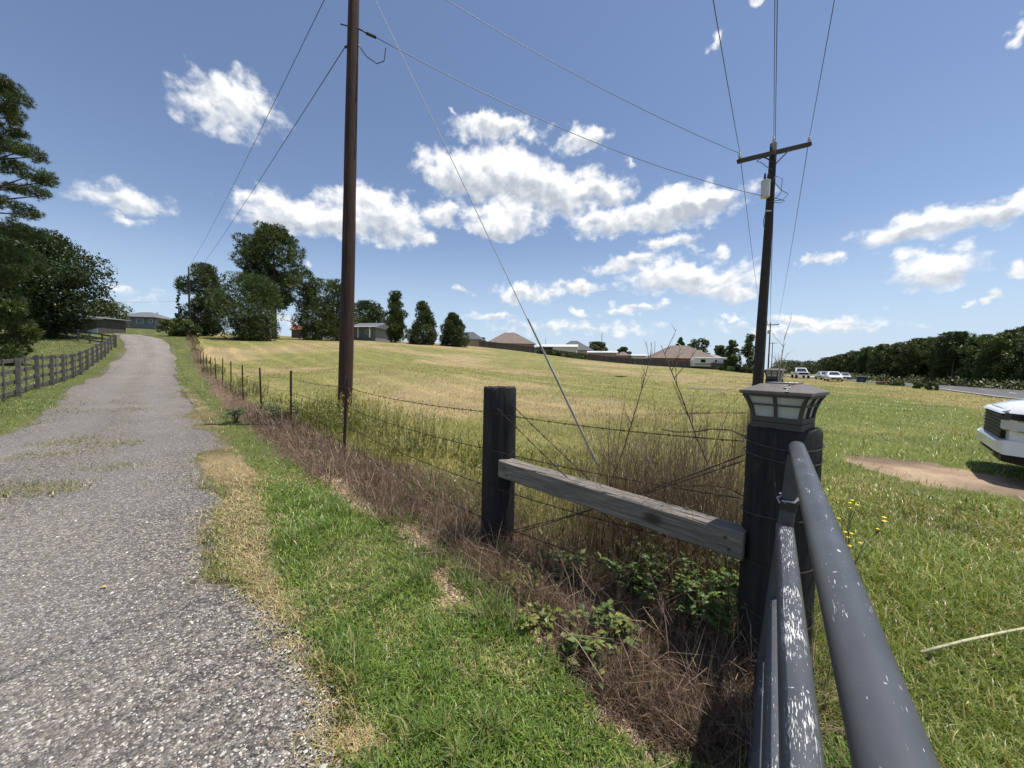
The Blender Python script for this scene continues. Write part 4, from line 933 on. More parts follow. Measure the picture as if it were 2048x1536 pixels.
# ------------------------------------------------------------------ trees
M_BARK = pmat('bark', (.085, .065, .050), .9, var=.35, vscale=3, bump=.8, bscale=8, stretch=(4, 4, .6))
M_LEAF = leaf_mat('tree_leaf', rough=.5, trans=.22); M_LEAFV = leaf_mat('forest_leaf', rough=.55, trans=.2, objvar=.28)
def unit(n):
    v = RNG.normal(size=(n, 3)); return v/np.linalg.norm(v, axis=1)[:, None]
def foliage(puffs, n, size, col, style='leaf', flat=1.0, up=.3, shell=.55, cvar=.25):
    """leaf faces through the volume of many clumps. puffs: (x,y,z,rx,ry,rz)"""
    n = int(n*1.3); p = np.asarray(puffs, float); w = (p[:, 3]*p[:, 5])**1.0; w /= w.sum()
    k = RNG.choice(len(p), n, p=w); d = unit(n); shell = max(shell, .68); rad = shell+(1-shell)*RNG.random(n)**.6
    rad *= 1+(RNG.random(n) < .22)*RNG.random(n)*.42
    c = p[k, :3]+d*p[k, 3:6]*rad[:, None]
    pc = jit_col(col, len(p), cvar*.8, .06) if np.ndim(col[0]) == 0 else jit_col(pick(len(p), col), len(p), cvar*.8, .06)
    cc = jit_col(pc[k], n, cvar, .08)
    s = size*RNG.uniform(.6, 1.35, n)[:, None]
    if style == 'leaf':
        a = unit(n); a = a+d*.35; a[:, 2] *= flat; a /= np.linalg.norm(a, axis=1)[:, None]      # face normal
        t = np.cross(a, unit(n)); t /= np.linalg.norm(t, axis=1)[:, None]+1e-9; b = np.cross(a, t)
        V = np.stack([c-t*s*.62, c+b*s*.34, c+t*s*.62, c-b*s*.34], 1).reshape(-1, 3)
        i = np.arange(n)[:, None]*4; T = np.concatenate([i+[0, 1, 2], i+[0, 2, 3]]); return V, T, np.repeat(cc, 4, 0)
    # sprays: narrow blades that point outward and up
    dr = d*.9+unit(n)*.65; dr[:, 2] += up; dr /= np.linalg.norm(dr, axis=1)[:, None]
    sd = np.cross(dr, unit(n)); sd /= np.linalg.norm(sd, axis=1)[:, None]+1e-9
    V = np.stack([c-sd*s*.2, c+sd*s*.2, c+dr*s*1.25], 1).reshape(-1, 3); T = np.arange(n)[:, None]*3+np.array([0, 1, 2])
    return V, T, np.repeat(cc, 3, 0)
def puffs_for(kind, h0, h1, Rm, n, rg):
    out = []; n = int(n*1.35)
    for i in range(n):
        t = (i+rg.random())/n; H = h1-h0; a = rg.uniform(0, 6.283)
        if kind == 'round': pr = math.sqrt(max(0, 1-(2*t-1)**2))**.75; k = rg.uniform(.25, .82); s = Rm*rg.uniform(.24, .36); sv = s*.8
        elif kind == 'cone': pr = (1-t)**.55*min(1, .7+t*2.5); k = rg.uniform(.45, 1.05); s = Rm*rg.uniform(.26, .38)*(1.1-.45*t); sv = s*1.0
        elif kind == 'column': pr = (1-t)**.4*min(1, .35+t*2.0)*rg.uniform(.65, 1.1); k = rg.uniform(.3, .95); s = Rm*rg.uniform(.28, .42)*(1.1-.45*t); sv = s*.9
        else: pr = (math.sqrt(max(0, 1-(2*t-1.0)**2))**.6)*rg.uniform(.55, 1.08); k = rg.uniform(.45, .9); s = Rm*rg.uniform(.17, .30); sv = s*rg.uniform(.5, .75)
        s *= .84; sv *= .84
        r = Rm*pr*min(1, k*1.08); z = h0+H*t
        out.append((r*math.cos(a), r*math.sin(a), z, s, s, sv))
    return out
def tree_meshes(kind, h, Rm, crown0, n_leaf, size, cols, npuff, seed, trunk_r, style='leaf', up=.3, shell=.5, limbs=10, cvar=.25):
    rg = random.Random(seed); pf = puffs_for(kind, crown0*h, h*.97, Rm, npuff, rg)
    V, T, C = foliage(pf, n_leaf, size, cols, style, up=up, shell=shell, cvar=cvar); V[:, 2] = np.minimum(V[:, 2], h*1.02)
    crown = mesh_from('crown', V, T, None, C)
    mb = MB(); top = h*(.86 if kind != 'round' else .7); b = [rg.uniform(-.03, .03)*h for _ in range(2)]
    mb.tube([(b[0]*u, b[1]*u*u, -.3+(top+.3)*u) for u in (0, .1, .3, .5, .7, .85, 1)], [trunk_r*1.25, trunk_r, trunk_r*.85, trunk_r*.7, trunk_r*.5, trunk_r*.3, trunk_r*.1], 8)
    for q in rg.sample(pf, min(limbs, len(pf))):
        z0 = max(h*crown0*.75, q[2]-Rm*rg.uniform(.2, .6)); z0 = min(z0, top*.95); u = z0/top
        mb.tube([(b[0]*u, b[1]*u*u, z0), (q[0]*.5, q[1]*.5, z0+(q[2]-z0)*.62), (q[0], q[1], q[2])], [trunk_r*.34, trunk_r*.22, trunk_r*.08], 5)
    return crown, mb.mesh('trunk', smooth='all')
def put_tree(name, label, px, d, top_py, half_px, kind, cols, n_leaf, crown0=.12, npuff=40, size=None, style='leaf', up=.3, group=None, tr=None, seed=None, base_py=None, shell=.5, cvar=.25, cat='tree'):
    p = at(px, top_py, d); z = g1(p[0], d); z = z if base_py is None else at(px, base_py, d)[2]; h = p[2]-z; Rm = half_px/F_PX*d
    cr, tk = tree_meshes(kind, h, Rm, crown0, n_leaf, (size or max(.12, 2.6*d/F_PX))*(1.35 if style == 'spray' else 1.0), cols, npuff, seed or int(px*7+d), tr or max(.08, h*.017), style, up, shell, cvar=cvar)
    t = thing(name, label, cat, (p[0], d, z), 0, group); link('trunk', tk, M_BARK, t); link('crown', cr, M_LEAF, t); return t
DK = [(.040, .062, .020), (.050, .076, .023), (.033, .054, .019)]; MD = [(.062, .092, .028), (.076, .108, .032), (.052, .080, .026)]
LT = [(.10, .13, .045), (.12, .15, .05), (.085, .115, .04)]; PN = [(.060, .086, .024), (.076, .102, .028), (.050, .074, .023)]
CED = [(.066, .090, .036), (.082, .106, .040), (.055, .078, .034)]
# big pine at the left edge: needle clumps laid along long branches
def left_pine():
    d0 = 26.0; p0 = at(-52, 690, d0); z0 = g1(p0[0], d0); t = thing('pine_tree', 'tall long needled pine overhanging the board fence', 'tree', (p0[0], d0, z0)); rg = random.Random(11)
    base = np.array([p0[0], d0, z0]); tips = [(22,185,34,26),(8,215,32,26),(36,238,22,14),(20,258,30,18),(2,285,40,22),(45,300,42,15),(72,312,22,9),(18,330,40,16),(62,350,42,14),(96,362,26,12),(40,378,48,14),(84,390,26,9),(12,405,44,18),(52,428,34,12),(22,452,42,20),(60,470,38,18),(8,500,40,26),(44,512,36,20),(70,540,26,14),(-8,165,30,20),(10,560,40,28),(30,600,30,26),(8,630,34,26),(28,650,20,18)]
    pf = []; mb = MB()
    for (x, y, rx, ry) in tips:
        for s in (0, 1):
            dd = d0+rg.uniform(-2.2, 2.2) if not s else d0+rg.uniform(-4, 4)
            q = at(x if not s else -104-x+rg.uniform(-10, 10), y+(rg.uniform(-14, 14) if s else 0), dd)-base; k = d0/F_PX
            m = 5
            for i in range(m):
                f = (i-(m-1)/2)/(m/2); pf.append((q[0]+f*rx*k*.75, q[1]+rg.uniform(-.4, .4), q[2]+rg.uniform(-.5, .5)*ry*k-abs(f)*.05, rx*k*.36, rx*k*.36, ry*k*.50))
            zt_ = q[2]-rg.uniform(.1, .7); mb.tube([(0, 0, zt_), (q[0]*.5, q[1]*.5, zt_*.6+q[2]*.4-.1), (q[0], q[1], q[2]-.05)], [.09, .06, .02], 5)
    # needles in bursts
    p = np.array(pf); w = p[:, 3]*p[:, 5]; w /= w.sum(); nt_ = 19000; k = RNG.choice(len(p), nt_, p=w); d = unit(nt_); c = p[k, :3]+d*p[k, 3:6]*(RNG.random((nt_, 1))**.45)
    m = 8; idx = np.repeat(np.arange(nt_), m); dr = unit(nt_*m)+np.repeat(d*.5+[0, 0, .35], m, 0); dr /= np.linalg.norm(dr, axis=1)[:, None]; sd = np.cross(dr, unit(nt_*m)); sd /= np.linalg.norm(sd, axis=1)[:, None]
    ln = RNG.uniform(.14, .26, (nt_*m, 1)); V = np.stack([c[idx]-sd*.014, c[idx]+sd*.014, c[idx]+dr*ln], 1).reshape(-1, 3); T = np.arange(nt_*m)[:, None]*3+np.array([0, 1, 2])
    C = np.repeat(jit_col(jit_col(pick(len(p), PN), len(p), .2)[k][idx], nt_*m, .2), 3, 0)
    link('crown', mesh_from('crown', V, T, None, C), M_LEAF, t)
    top = at(-30, 140, d0)[2]-z0; mb.tube([(0, 0, -.3), (.1, 0, top*.3), (.2, 0, top*.6), (.6, 0, top*.97)], [.38, .32, .2, .04], 10); mb.build('trunk', M_BARK, t, smooth='all')
left_pine()
put_tree('oak_tree', 'broad dark oak shading the sheds left of the driveway', 68, 44, 464, 102, 'round', DK, 38000, .14, 110, .24, tr=.35, shell=.6)
put_tree('yard_tree', 'dark rounded tree at the left edge behind the oak', -10, 50, 500, 75, 'round', DK, 12000, .1, 45, .22)
put_tree('shrub', 'dark green shrub under the big pine by the board fence', 6, 24, 588, 44, 'round', PN, 9000, .02, 36, .12, 'spray', cat='shrub', tr=.06)
put_tree('brush_heap', 'grey green cut branches heaped over the paddock rail', 108, 46, 640, 46, 'round', [(.12, .14, .095), (.10, .115, .08)], 3500, .05, 26, .16, 'spray', cat='brush', tr=.05)
put_tree('mimosa_tree', 'pale green flowering tree behind the barn', 212, 92, 603, 36, 'round', LT+[(.30, .32, .20)], 6000, .15, 40)
put_tree('vine_snag', 'narrow dead trunk wrapped in dark vines', 357, 62, 577, 8, 'column', DK, 2600, .02, 26, .14, tr=.12)
put_tree('hedge_bush', 'bright green bush heap at the foot of the slim pole', 352, 61, 637, 32, 'round', [(.10, .13, .035), (.075, .105, .03)], 6500, .0, 34, cat='bush', tr=.06)
put_tree('hedge_bush', 'small leafy bush just right of the slim pole', 388, 61, 652, 16, 'round', [(.09, .12, .035), (.06, .09, .03)], 2500, .0, 18, cat='bush', tr=.05)
put_tree('feathery_tree', 'feathery grey green tree behind the slim pole', 408, 70, 530, 42, 'round', CED, 18000, .04, 70, style='spray', up=.6, shell=.35)
put_tree('cone_tree', 'dense dark rounded tree in front of the tall pine', 498, 63, 551, 62, 'round', MD, 24000, .0, 80, style='spray', up=.35)
t = put_tree('pine_tree', 'tallest pine on the rise above the field', 546, 74, 450, 66, 'pine', PN, 32000, .30, 95, .27, style='spray', up=.3, tr=.42, shell=.3)
put_tree('leafy_tree', 'loose leafed tree left of the reddish pole', 632, 80, 557, 46, 'column', MD, 13000, .05, 52, style='spray', up=.5)
put_tree('leafy_tree', 'loose leafed tree partly behind the reddish pole', 672, 84, 560, 40, 'column', MD, 11000, .05, 46, style='spray', up=.5)
put_tree('round_tree', 'rounded dark tree behind the porch house', 735, 118, 603, 40, 'round', DK, 11000, .05, 50)
put_tree('column_tree', 'slender upright tree at the right end of the porch house', 791, 94, 583, 25, 'column', MD, 9000, .08, 46, style='spray', up=.4)
put_tree('conical_tree', 'taller conical evergreen next to the slender tree', 846, 92, 603, 28, 'cone', CED, 10000, .0, 52, style='spray', up=.7)
put_tree('conical_tree', 'lower conical evergreen at the end of the row', 906, 94, 626, 28, 'cone', CED, 10000, .0, 50, style='spray', up=.7)
for i, (px, d, tp_, hw, kd, lb) in enumerate([(1192, 155, 684, 26, 'round', 'low rounded tree behind the far white roofed shed'), (1250, 150, 694, 16, 'round', 'small dark treetop beside the garden shed'), (1400, 150, 677, 24, 'round', 'broad tree behind the pale grey roof'),
        (1362, 150, 675, 14, 'cone', 'pointed treetop above the large brown roof'), (1466, 93, 680, 18, 'column', 'young bright tree right of the travel trailer'), (1500, 90, 668, 26, 'cone', 'dark conical tree touching the dark utility pole'), (1440, 140, 690, 16, 'round', 'small treetop right of the pale grey roof'), (960, 150, 675, 12, 'round', 'tiny treetop left of the brown hip roof')]):
    put_tree('far_tree', lb, px, d, tp_, hw, kd, MD if i != 4 else LT, 4500, .05, 30)
for i, (px, py, d, hw, lb) in enumerate([(1085, 700, 109, 12, 'leafy bush against the far fence below the beige workshop'), (1110, 703, 109.5, 14, 'dark bush spilling over the far fence'), (1140, 706, 110, 16, 'widest bush along the far fence'), (1165, 709, 110, 13, 'last bush before the low white roof'), (1462, 733, 92, 22, 'bushes at the right end of the far fence'), (1495, 736, 88, 18, 'pale green bush by the dark conical tree'), (1243, 752, 40, 14, 'tuft of tall grass alone in the field')]):
    put_tree('fence_bush', lb, px, d, py, hw, 'round', MD+LT if i != 6 else [(.14, .18, .05)], 1800, .0, 16, style='spray' if i == 6 else 'leaf', cat='bush', tr=.04, up=.8)
# ------------------------------------------------------------------ pine wood beyond the highway
def wood():
    var = []
    for k in range(6):
        kind = ('pine', 'pine', 'round', 'column', 'pine', 'round')[k]; cols = [PN, [(.052, .074, .024), (.066, .09, .028)], MD, [(.066, .095, .028)], PN, [(.085, .112, .03), (.066, .095, .026)]][k]
        var.append(tree_meshes(kind, 8.0, (2.3, 2.0, 2.6, 1.9, 2.2, 2.5)[k], (.34, .38, .08, .10, .3, .05)[k], 4600, .29, cols, 46, 50+k, .13, 'spray' if kind != 'round' else 'leaf', .3, .35))
    for cr, tk in var: cr.materials.append(M_LEAFV); tk.materials.append(M_BARK)
    rg = random.Random(5)
    DBG = []; labels = {'front': 'pine at the roadside front of the wood', 'mid': 'pine standing in the middle of the wood', 'back': 'pine crown rising at the back of the wood'}
    pl = np.array([(47., 20), (50, 30), (54.6, 41), (59.8, 52.5), (66, 66), (79, 86), (92, 106), (135, 168)]); s = np.r_[0, np.cumsum(np.hypot(*np.diff(pl, axis=0).T))]; cnt = 0
    for row, (off, step, hmul) in enumerate(((0, 2.6, .80), (3.0, 3.0, .88), (6.5, 3.4, .93), (11, 4.2, 1.0), (17, 5.5, 1.06))):
        q = -6.0
        while q < s[-1]:
            x = np.interp(min(q, s[-1]), s, pl[:, 0]); y = np.interp(min(q, s[-1]), s, pl[:, 1])
            j = min(len(pl)-2, max(0, np.searchsorted(s, q)-1)); dd = (pl[j+1]-pl[j])/np.linalg.norm(pl[j+1]-pl[j]); n_ = np.array([dd[1], -dd[0]]); n_ = n_ if n_[0] > 0 else -n_
            if q > s[-1]: x, y = x+dd[0]*(q-s[-1]), y+dd[1]*(q-s[-1])
            P = np.array([x, y])+n_*(off+rg.uniform(-1, 1))+dd*rg.uniform(-.8, .8); q += step*rg.uniform(.75, 1.3)*(1+max(0, q-60)*.006)
            k = rg.randrange(6); sc = hmul*rg.uniform(.82, 1.10)
            zone = ('at the roadside front of the wood', 'inside the wood behind the front row', 'rising at the back of the wood')[0 if row < 2 else 1 if row < 4 else 2]
            look = ('round topped pine', 'tall bare stemmed pine', 'broad leafy tree', 'narrow upright leafy tree', 'bushy pine', 'bright green spreading tree')[k]
            r_ = thing('pine_tree' if 'pine' in look else 'leafy_tree', look+' '+zone, 'tree', (P[0], P[1], g1(*P)), rg.uniform(0, 6.28), look+'s '+zone)
            DBG.append((k, row, *P, 8*sc))
            r_.scale = (sc*rg.uniform(.9, 1.15), sc*rg.uniform(.9, 1.15), sc)
            link('trunk', var[k][1], None, r_); link('crown', var[k][0], None, r_); cnt += 1
    print('wood trees', cnt)
    # undergrowth along its edge and far wood closing the road
    vb = VB(); n = 15000; q = U(n, -2, s[-1]); x = np.interp(q, s, pl[:, 0]); y = np.interp(q, s, pl[:, 1]); j = np.clip(np.searchsorted(s, q)-1, 0, len(pl)-2); dd = (pl[j+1]-pl[j]); dd /= np.linalg.norm(dd, axis=1)[:, None]; n_ = np.c_[dd[:, 1], -dd[:, 0]]; n_[n_[:, 0] < 0] *= -1
    P = np.c_[x, y]+n_*U(n, -3.5, 2.5)[:, None]; hh = fbm(P[:, 0], P[:, 1], .5, 3)
    P = np.c_[P, gz(P[:, 0], P[:, 1])+RNG.random(n)*hh*1.8]; vb.add(blades(P, U(n, .2, .5), U(n, .08, .2), U(n, .1, 1.2), U(n, .1, .8), jit_col(pick(n, [(.06, .085, .03), (.09, .11, .04), (.16, .16, .08)]), n)))
    vb.link('undergrowth', M_LEAF, 'low undergrowth along the foot of the pine wood', 'undergrowth')
    pf = []
    for i in range(150):
        px = rg.uniform(1556, 1690); dd_ = rg.uniform(150, 200); p = at(px, 740, dd_); pf.append((p[0], dd_, g1(p[0], dd_)+rg.uniform(.5, 3.6), 2.5, 2.5, 2.2))
    V, T, C = foliage(pf, 16000, .55, [(.05, .07, .03), (.065, .085, .035)]); tag(link('far_wood', mesh_from('far_wood', V, T, None, C), M_LEAF), 'far belt of trees where the highway disappears', 'trees', None, 'stuff')
wood()
for i, (px, py, d, hw, lb) in enumerate([(1776, 767, 47, 20, 'low reddish shrub on the near road edge'), (1835, 768, 39, 10, 'small green shrub on the near road edge'), (1865, 768, 36, 11, 'taller green shrub on the near road edge'), (1795, 766, 45, 12, 'green shrub beside the reddish one')]):
    put_tree('roadside_shrub', lb, px, d, py-3, hw, 'round', [(.15, .07, .045)] if i == 0 else [(.10, .13, .05), (.13, .15, .06)], 1200, .0, 12, .14, cat='shrub', tr=.03)
# ------------------------------------------------------------------ vehicles (front toward +x, left side +y)
M_WHITE = pmat('white_car_paint', (.74, .75, .76), .25, coat=.6); M_SILV = pmat('silver_car_paint', (.48, .49, .50), .3, metal=.3, coat=.5)
M_BLK = pmat('black_trim', (.009, .009, .010), .5, spec=.25); M_TYRE = pmat('tyre', (.022, .022, .022), .85, bump=.3, bscale=40); M_RIM = pmat('rim', (.35, .36, .37), .3, metal=.8); M_CHROME = pmat('chrome', (.60, .61, .62), .12, metal=1.0)
M_LENS = pmat('headlight_lens', (.55, .56, .57), .3, spec=.4); M_RED = pmat('red_lens', (.25, .01, .01), .25); M_WGLASS = pmat('car_glass', (.018, .024, .028), .05, spec=.8); M_PLATE = pmat('plate', (.70, .70, .68), .5)
def body_loft(st, zf=.5):
    """st: (x, half width, z bottom, z shoulder, z top, top inset) -> rounded closed sections"""
    secs = []
    for x, w, zb, zs_, zt_, ins in st:
        half = [(0, zb), (w*.82, zb), (w*.94, zb+.05), (w*.99, zb+.16), (w, (zb+zs_)/2), (w*.985, zs_-.04), (w*.95, zs_), (w-ins, zt_-.01), ((w-ins)*.72, zt_+.015), (0, zt_+.03)]
        secs.append([(x, y, z) for y, z in half]+[(x, -y, z) for y, z in half[-2:0:-1]])
    return MB().loft(secs)
def wheel(t, x, y, r, w=.26):
    s = 1 if y > 0 else -1; o = thing_part('wheel', t)
    n = 22; prof = [(r*.62, -w/2), (r*.93, -w/2), (r, -w/2+.04), (r, w/2-.04), (r*.93, w/2), (r*.62, w/2)]
    vs = [(x+a*math.cos(2*math.pi*k/n), y+b, r+a*math.sin(2*math.pi*k/n)) for a, b in prof for k in range(n)]
    wo = MB().add(vs, [(i*n+k, i*n+(k+1) % n, ((i+1) % 6)*n+(k+1) % n, ((i+1) % 6)*n+k) for i in range(6) for k in range(n)]).build('wheel', M_TYRE, t, smooth=True)
    mb = MB().tube([(x, y-s*.02, r), (x, y+s*(w/2-.06), r)], r*.62, n)
    for k in range(6): a = k*math.pi/3; mb.bar((x, y+s*(w/2-.02), r), (x+r*.6*math.cos(a), y+s*(w/2-.03), r+r*.6*math.sin(a)), r*.16, .04, up=(0, s, 0))
    mb.build('rim', M_RIM, wo)
def thing_part(n, t): return None
def quad_panel(t, name, mat, pts, th=.012):
    p = [Vector(q) for q in pts]; n = (p[1]-p[0]).cross(p[2]-p[0]).normalized(); return MB().poly(p, th, n).build(name, mat, t)
def greenhouse(t, st, mat, belt):
    """roof cab loft and its glass: st = (x_front_low, x_front_top, x_rear_top, x_rear_low, half low, half top, z belt, z top)"""
    xfl, xft, xrt, xrl, wl, wt, zb, zt_ = st
    def ring(xf, xr, w, z, c=.12): return [(xf, -w+c, z), (xf, w-c, z), (xf-c, w, z), (xr+c*.6, w, z), (xr, w-c, z), (xr, -w+c, z), (xr+c*.6, -w, z), (xf-c, -w, z)]
    cab = MB().loft([ring(xfl, xrl, wl, zb), ring(xft, xrt, wt, zt_-.05), ring(xft-.12, xrt+.1, wt-.1, zt_)]).build('cab', mat, t, smooth=True)
    e = .012
    def side(u0, u1, v0, v1, s):
        def P(u, v):
            xa = xfl-.12+(xft-xfl)*v; xb = xrl+.08+(xrt-xrl)*v; w = wl+(wt-wl)*v
            return (xa+(xb-xa)*u, s*(w+e), zb+(zt_-.05-zb)*v)
        q = [P(u0, v0), P(u1, v0), P(u1, v1), P(u0, v1)]
        return q if s > 0 else q[::-1]
    for s in (1, -1):
        for (u0, u1) in belt: quad_panel(t, 'side_window', M_WGLASS, side(u0, u1, .14, .88, s))
    f = lambda v, w: (xfl+(xft-xfl)*v+e, w, zb+(zt_-.05-zb)*v)
    quad_panel(t, 'windshield', M_WGLASS, [f(.10, -(wl-.16)), f(.10, wl-.16), f(.92, wt-.15), f(.92, -(wt-.15))])
    b = lambda v, w: (xrl+(xrt-xrl)*v-e, w, zb+(zt_-.05-zb)*v)
    quad_panel(t, 'rear_window', M_WGLASS, [b(.15, wl-.2), b(.15, -(wl-.2)), b(.88, -(wt-.2)), b(.88, wt-.2)])
def suv():
    hd = np.array([-.722, .692]); fc = np.array([7.60, 6.08]); L2 = 2.62
    c = fc-hd*L2; t = thing('parked_car', 'white full size sport utility vehicle with black barred grille on the grass', 'car', (c[0], c[1], g1(*c)), math.atan2(hd[1], hd[0]))
    body_loft([(-2.62, .86, .55, .95, 1.05, .08), (-2.5, .98, .38, 1.0, 1.12, .05), (-1.2, 1.02, .34, 1.02, 1.14, .04), (.6, 1.02, .34, 1.02, 1.14, .04), (1.2, 1.02, .34, 1.02, 1.16, .07), (1.9, 1.01, .38, 1.02, 1.15, .10), (2.30, .985, .40, 1.0, 1.11, .12), (2.47, .93, .43, .97, 1.06, .12), (2.55, .86, .46, .93, 1.01, .12)]).build('body', M_WHITE, t, smooth=True)
    greenhouse(t, (1.25, .45, -2.3, -2.55, .97, .80, 1.10, 1.88), M_WHITE, [(.04, .30), (.33, .62), (.65, .95)])
    quad_panel(t, 'roof_panel', M_WHITE, [(.2, -.66, 1.885), (.2, .66, 1.885), (-2.1, .66, 1.885), (-2.1, -.66, 1.885)])
    g = MB().loft([[(2.545, -.64, .60), (2.545, .64, .60), (2.53, .70, .98), (2.53, -.70, .98)], [(2.60, -.60, .60), (2.60, .60, .60), (2.575, .66, .965), (2.575, -.66, .965)]]).build('grille', M_BLK, t)
    for k in range(7): z = .625+k*.052; MB().bar((2.60-.002*k, -.60-.006*k, z), (2.60-.002*k, .60+.006*k, z), .018, .012).build('bar', pmat('gloss_black', (.010, .010, .011), .45, spec=.25), g)
    for s in (1, -1):
        cor = [(2.585, .60), (2.568, .72), (2.545, .85), (2.495, .95), (2.40, 1.008), (2.27, 1.03)]
        def wrap(name, mat, i0, i1, z0, z1, off, parent):
            c = cor[i0:i1]; A, B = [], []
            for k, (x, y) in enumerate(c):
                n = Vector((.9-.16*(i0+k), .15+.17*(i0+k), 0)).normalized(); tl = (z1-.82)*.06
                A.append((x+n.x*off, s*(y+n.y*off), z0)); B.append((x+n.x*off-tl, s*(y+n.y*off), z1))
            m = len(c); V = A+B; I = [(p[0]-.05, p[1]*.95, p[2]) for p in V]
            fs = [(k, k+1, m+k+1, m+k) for k in range(m-1)]+[(2*m+k, 2*m+m+k, 2*m+m+k+1, 2*m+k+1) for k in range(m-1)]
            fs += [(k, 2*m+k, 2*m+k+1, k+1) for k in range(m-1)]+[(m+k, m+k+1, 3*m+k+1, 3*m+k) for k in range(m-1)]+[(0, m, 3*m, 2*m), (m-1, 3*m-1, 4*m-1, 2*m-1)]
            return MB().add(V+I, fs).build(name, mat, parent)
        wrap('black_band', M_BLK, 0, 6, .90, .985, .006, t)
        h = wrap('headlight', M_CHROME, 0, 6, .735, .892, .008, t); wrap('lens', M_LENS, 0, 5, .755, .873, .016, h)
        MB().lathe([(.07, 0), (.09, .05), (.07, .06)], (1.02, s*1.1, 1.15), 8).build('mirror', M_BLK, t)
        MB().bar((1.3, s*1.02, .40), (-1.5, s*1.02, .40), .05, .10).build('side_step', M_BLK, t)
    MB().loft([[(2.40, y*.99, z) for y, z in ((-1, .40), (1, .40), (1.0, .60), (-1.0, .60))], [(2.60, y*.90, z) for y, z in ((-1, .40), (1, .40), (.96, .60), (-.96, .60))], [(2.66, y*.74, z) for y, z in ((-1, .43), (1, .43), (.96, .57), (-.96, .57))]]).build('bumper', M_WHITE, t, smooth=True)
    MB().loft([[(2.36, y*.95, z) for y, z in ((-1, .26), (1, .26), (1, .395), (-1, .395))], [(2.60, y*.80, z) for y, z in ((-1, .29), (1, .29), (1, .395), (-1, .395))]]).build('lower_valance', M_BLK, t)
    MB().loft([[(2.53, -.72, .97), (2.53, .72, .97), (2.53, .72, 1.03), (2.53, -.72, 1.03)], [(2.615, -.64, .972), (2.615, .64, .972), (2.60, .62, 1.0), (2.60, -.62, 1.0)]]).build('hood_lip', M_WHITE, t, smooth=True)
    MB().bar((2.63, -.52, .36), (2.63, .52, .36), .05, .05).build('skid_bar', M_CHROME, t)
    for x in (1.55, -1.5):
        for y in (.92, -.92): wheel(t, x, y, .40, .28)
        for s in (1, -1): MB().tube([(x, s*1.0, .41), (x, s*1.028, .41)], .46, 24).build('wheel_arch', M_BLK, t)
suv()
def sedan(px, py, d, hd, paint, label, sc=1.0, pickup=False):
    p = gp(px, py); hd = np.array(hd)/np.linalg.norm(hd)
    t = thing('pickup_truck' if pickup else 'parked_car', label, 'truck' if pickup else 'car', (p[0], p[1], g1(p[0], p[1])+.05), math.atan2(hd[1], hd[0])); t.scale = (sc,)*3
    if pickup:
        body_loft([(-2.8, .9, .6, 1.0, 1.1, .03), (-.9, .97, .5, 1.05, 1.15, .03), (.9, .97, .5, 1.05, 1.15, .05), (2.3, .95, .5, 1.02, 1.12, .08), (2.7, .9, .52, .95, 1.05, .08)]).build('body', paint, t, smooth=True)
        greenhouse(t, (1.15, .45, -.9, -1.05, .92, .74, 1.10, 1.86), paint, [(.06, .48), (.52, .95)])
        MB().box((-1.9, 0, 1.19), (1.7, 1.5, .05)).build('bed', M_BLK, t); g = MB().box((2.71, 0, .86), (.06, 1.3, .26)).build('grille', M_BLK, t); MB().box((2.78, 0, .58), (.12, 1.8, .16)).build('bumper', M_CHROME, t)
        for s in (1, -1): MB().box((2.70, s*.78, .86), (.07, .22, .22)).build('headlight', M_LENS, t); MB().box((.85, s*1.08, 1.22), (.12, .2, .24)).build('mirror', M_BLK, t)
        for x in (1.75, -1.75):
            for y in (.85, -.85): wheel(t, x, y, .39)
    else:
        body_loft([(-2.35, .75, .42, .80, .88, .06), (-2.2, .86, .26, .84, .93, .05), (-.8, .90, .22, .86, .95, .04), (.9, .90, .22, .84, .92, .05), (1.9, .87, .25, .74, .80, .08), (2.25, .80, .28, .66, .72, .08), (2.38, .70, .34, .60, .64, .08)]).build('body', paint, t, smooth=True)
        greenhouse(t, (1.05, .25, -1.05, -1.75, .84, .60, .90, 1.43), paint, [(.08, .46), (.50, .90)])
        MB().box((2.38, 0, .42), (.05, 1.1, .14)).build('grille', M_BLK, t); MB().box((2.40, 0, .52), (.03, .35, .1)).build('plate', M_PLATE, t)
        for s in (1, -1): MB().box((2.24, s*.62, .60), (.16, .32, .13)).build('headlight', M_LENS, t); MB().box((.75, s*.95, .98), (.12, .16, .13)).build('mirror', paint, t); MB().box((-2.31, s*.62, .76), (.08, .3, .12)).build('tail_lamp', M_RED, t)
        for x in (1.45, -1.4):
            for y in (.78, -.78): wheel(t, x, y, .32, .2)
sedan(1600, 757, 62, (-.50, -1), M_WHITE, 'white pickup truck facing us on the pale far strip', 1.0, True)
sedan(1666, 763, 55, (-.62, -1), M_WHITE, 'white sedan parked on the roadside grass', .96)
sedan(1648, 760, 60, (-.45, -1), M_SILV, 'silver car half hidden behind the white sedan', .95)
sedan(1689, 759.5, 66, (-.66, -1), M_SILV, 'silver car on the highway right of the white sedan', .95)
p = gp(1722, 764.5); t = thing('roadside_bin', 'dark blue box with pale lid standing by the road', 'bin', (p[0], p[1], p[2]), R(-35))
MB().box((0, 0, .40), (.95, .8, .8), tap=1.06).build('body', pmat('navy_plastic', (.018, .026, .055), .5), t, bevel=.02); MB().box((0, 0, .85), (1.08, .92, .08)).build('lid', pmat('grey_lid', (.26, .28, .30), .5), t, bevel=.02)
for s in (-1, 1): MB().tube([(s*.4, .3, .1), (s*.47, .3, .1)], .1, 10).build('wheel', M_TYRE, t)
MB().box((0, -.405, .35), (.34, .02, .3)).build('label_panel', pmat('blue_panel', (.05, .09, .2), .5), t)
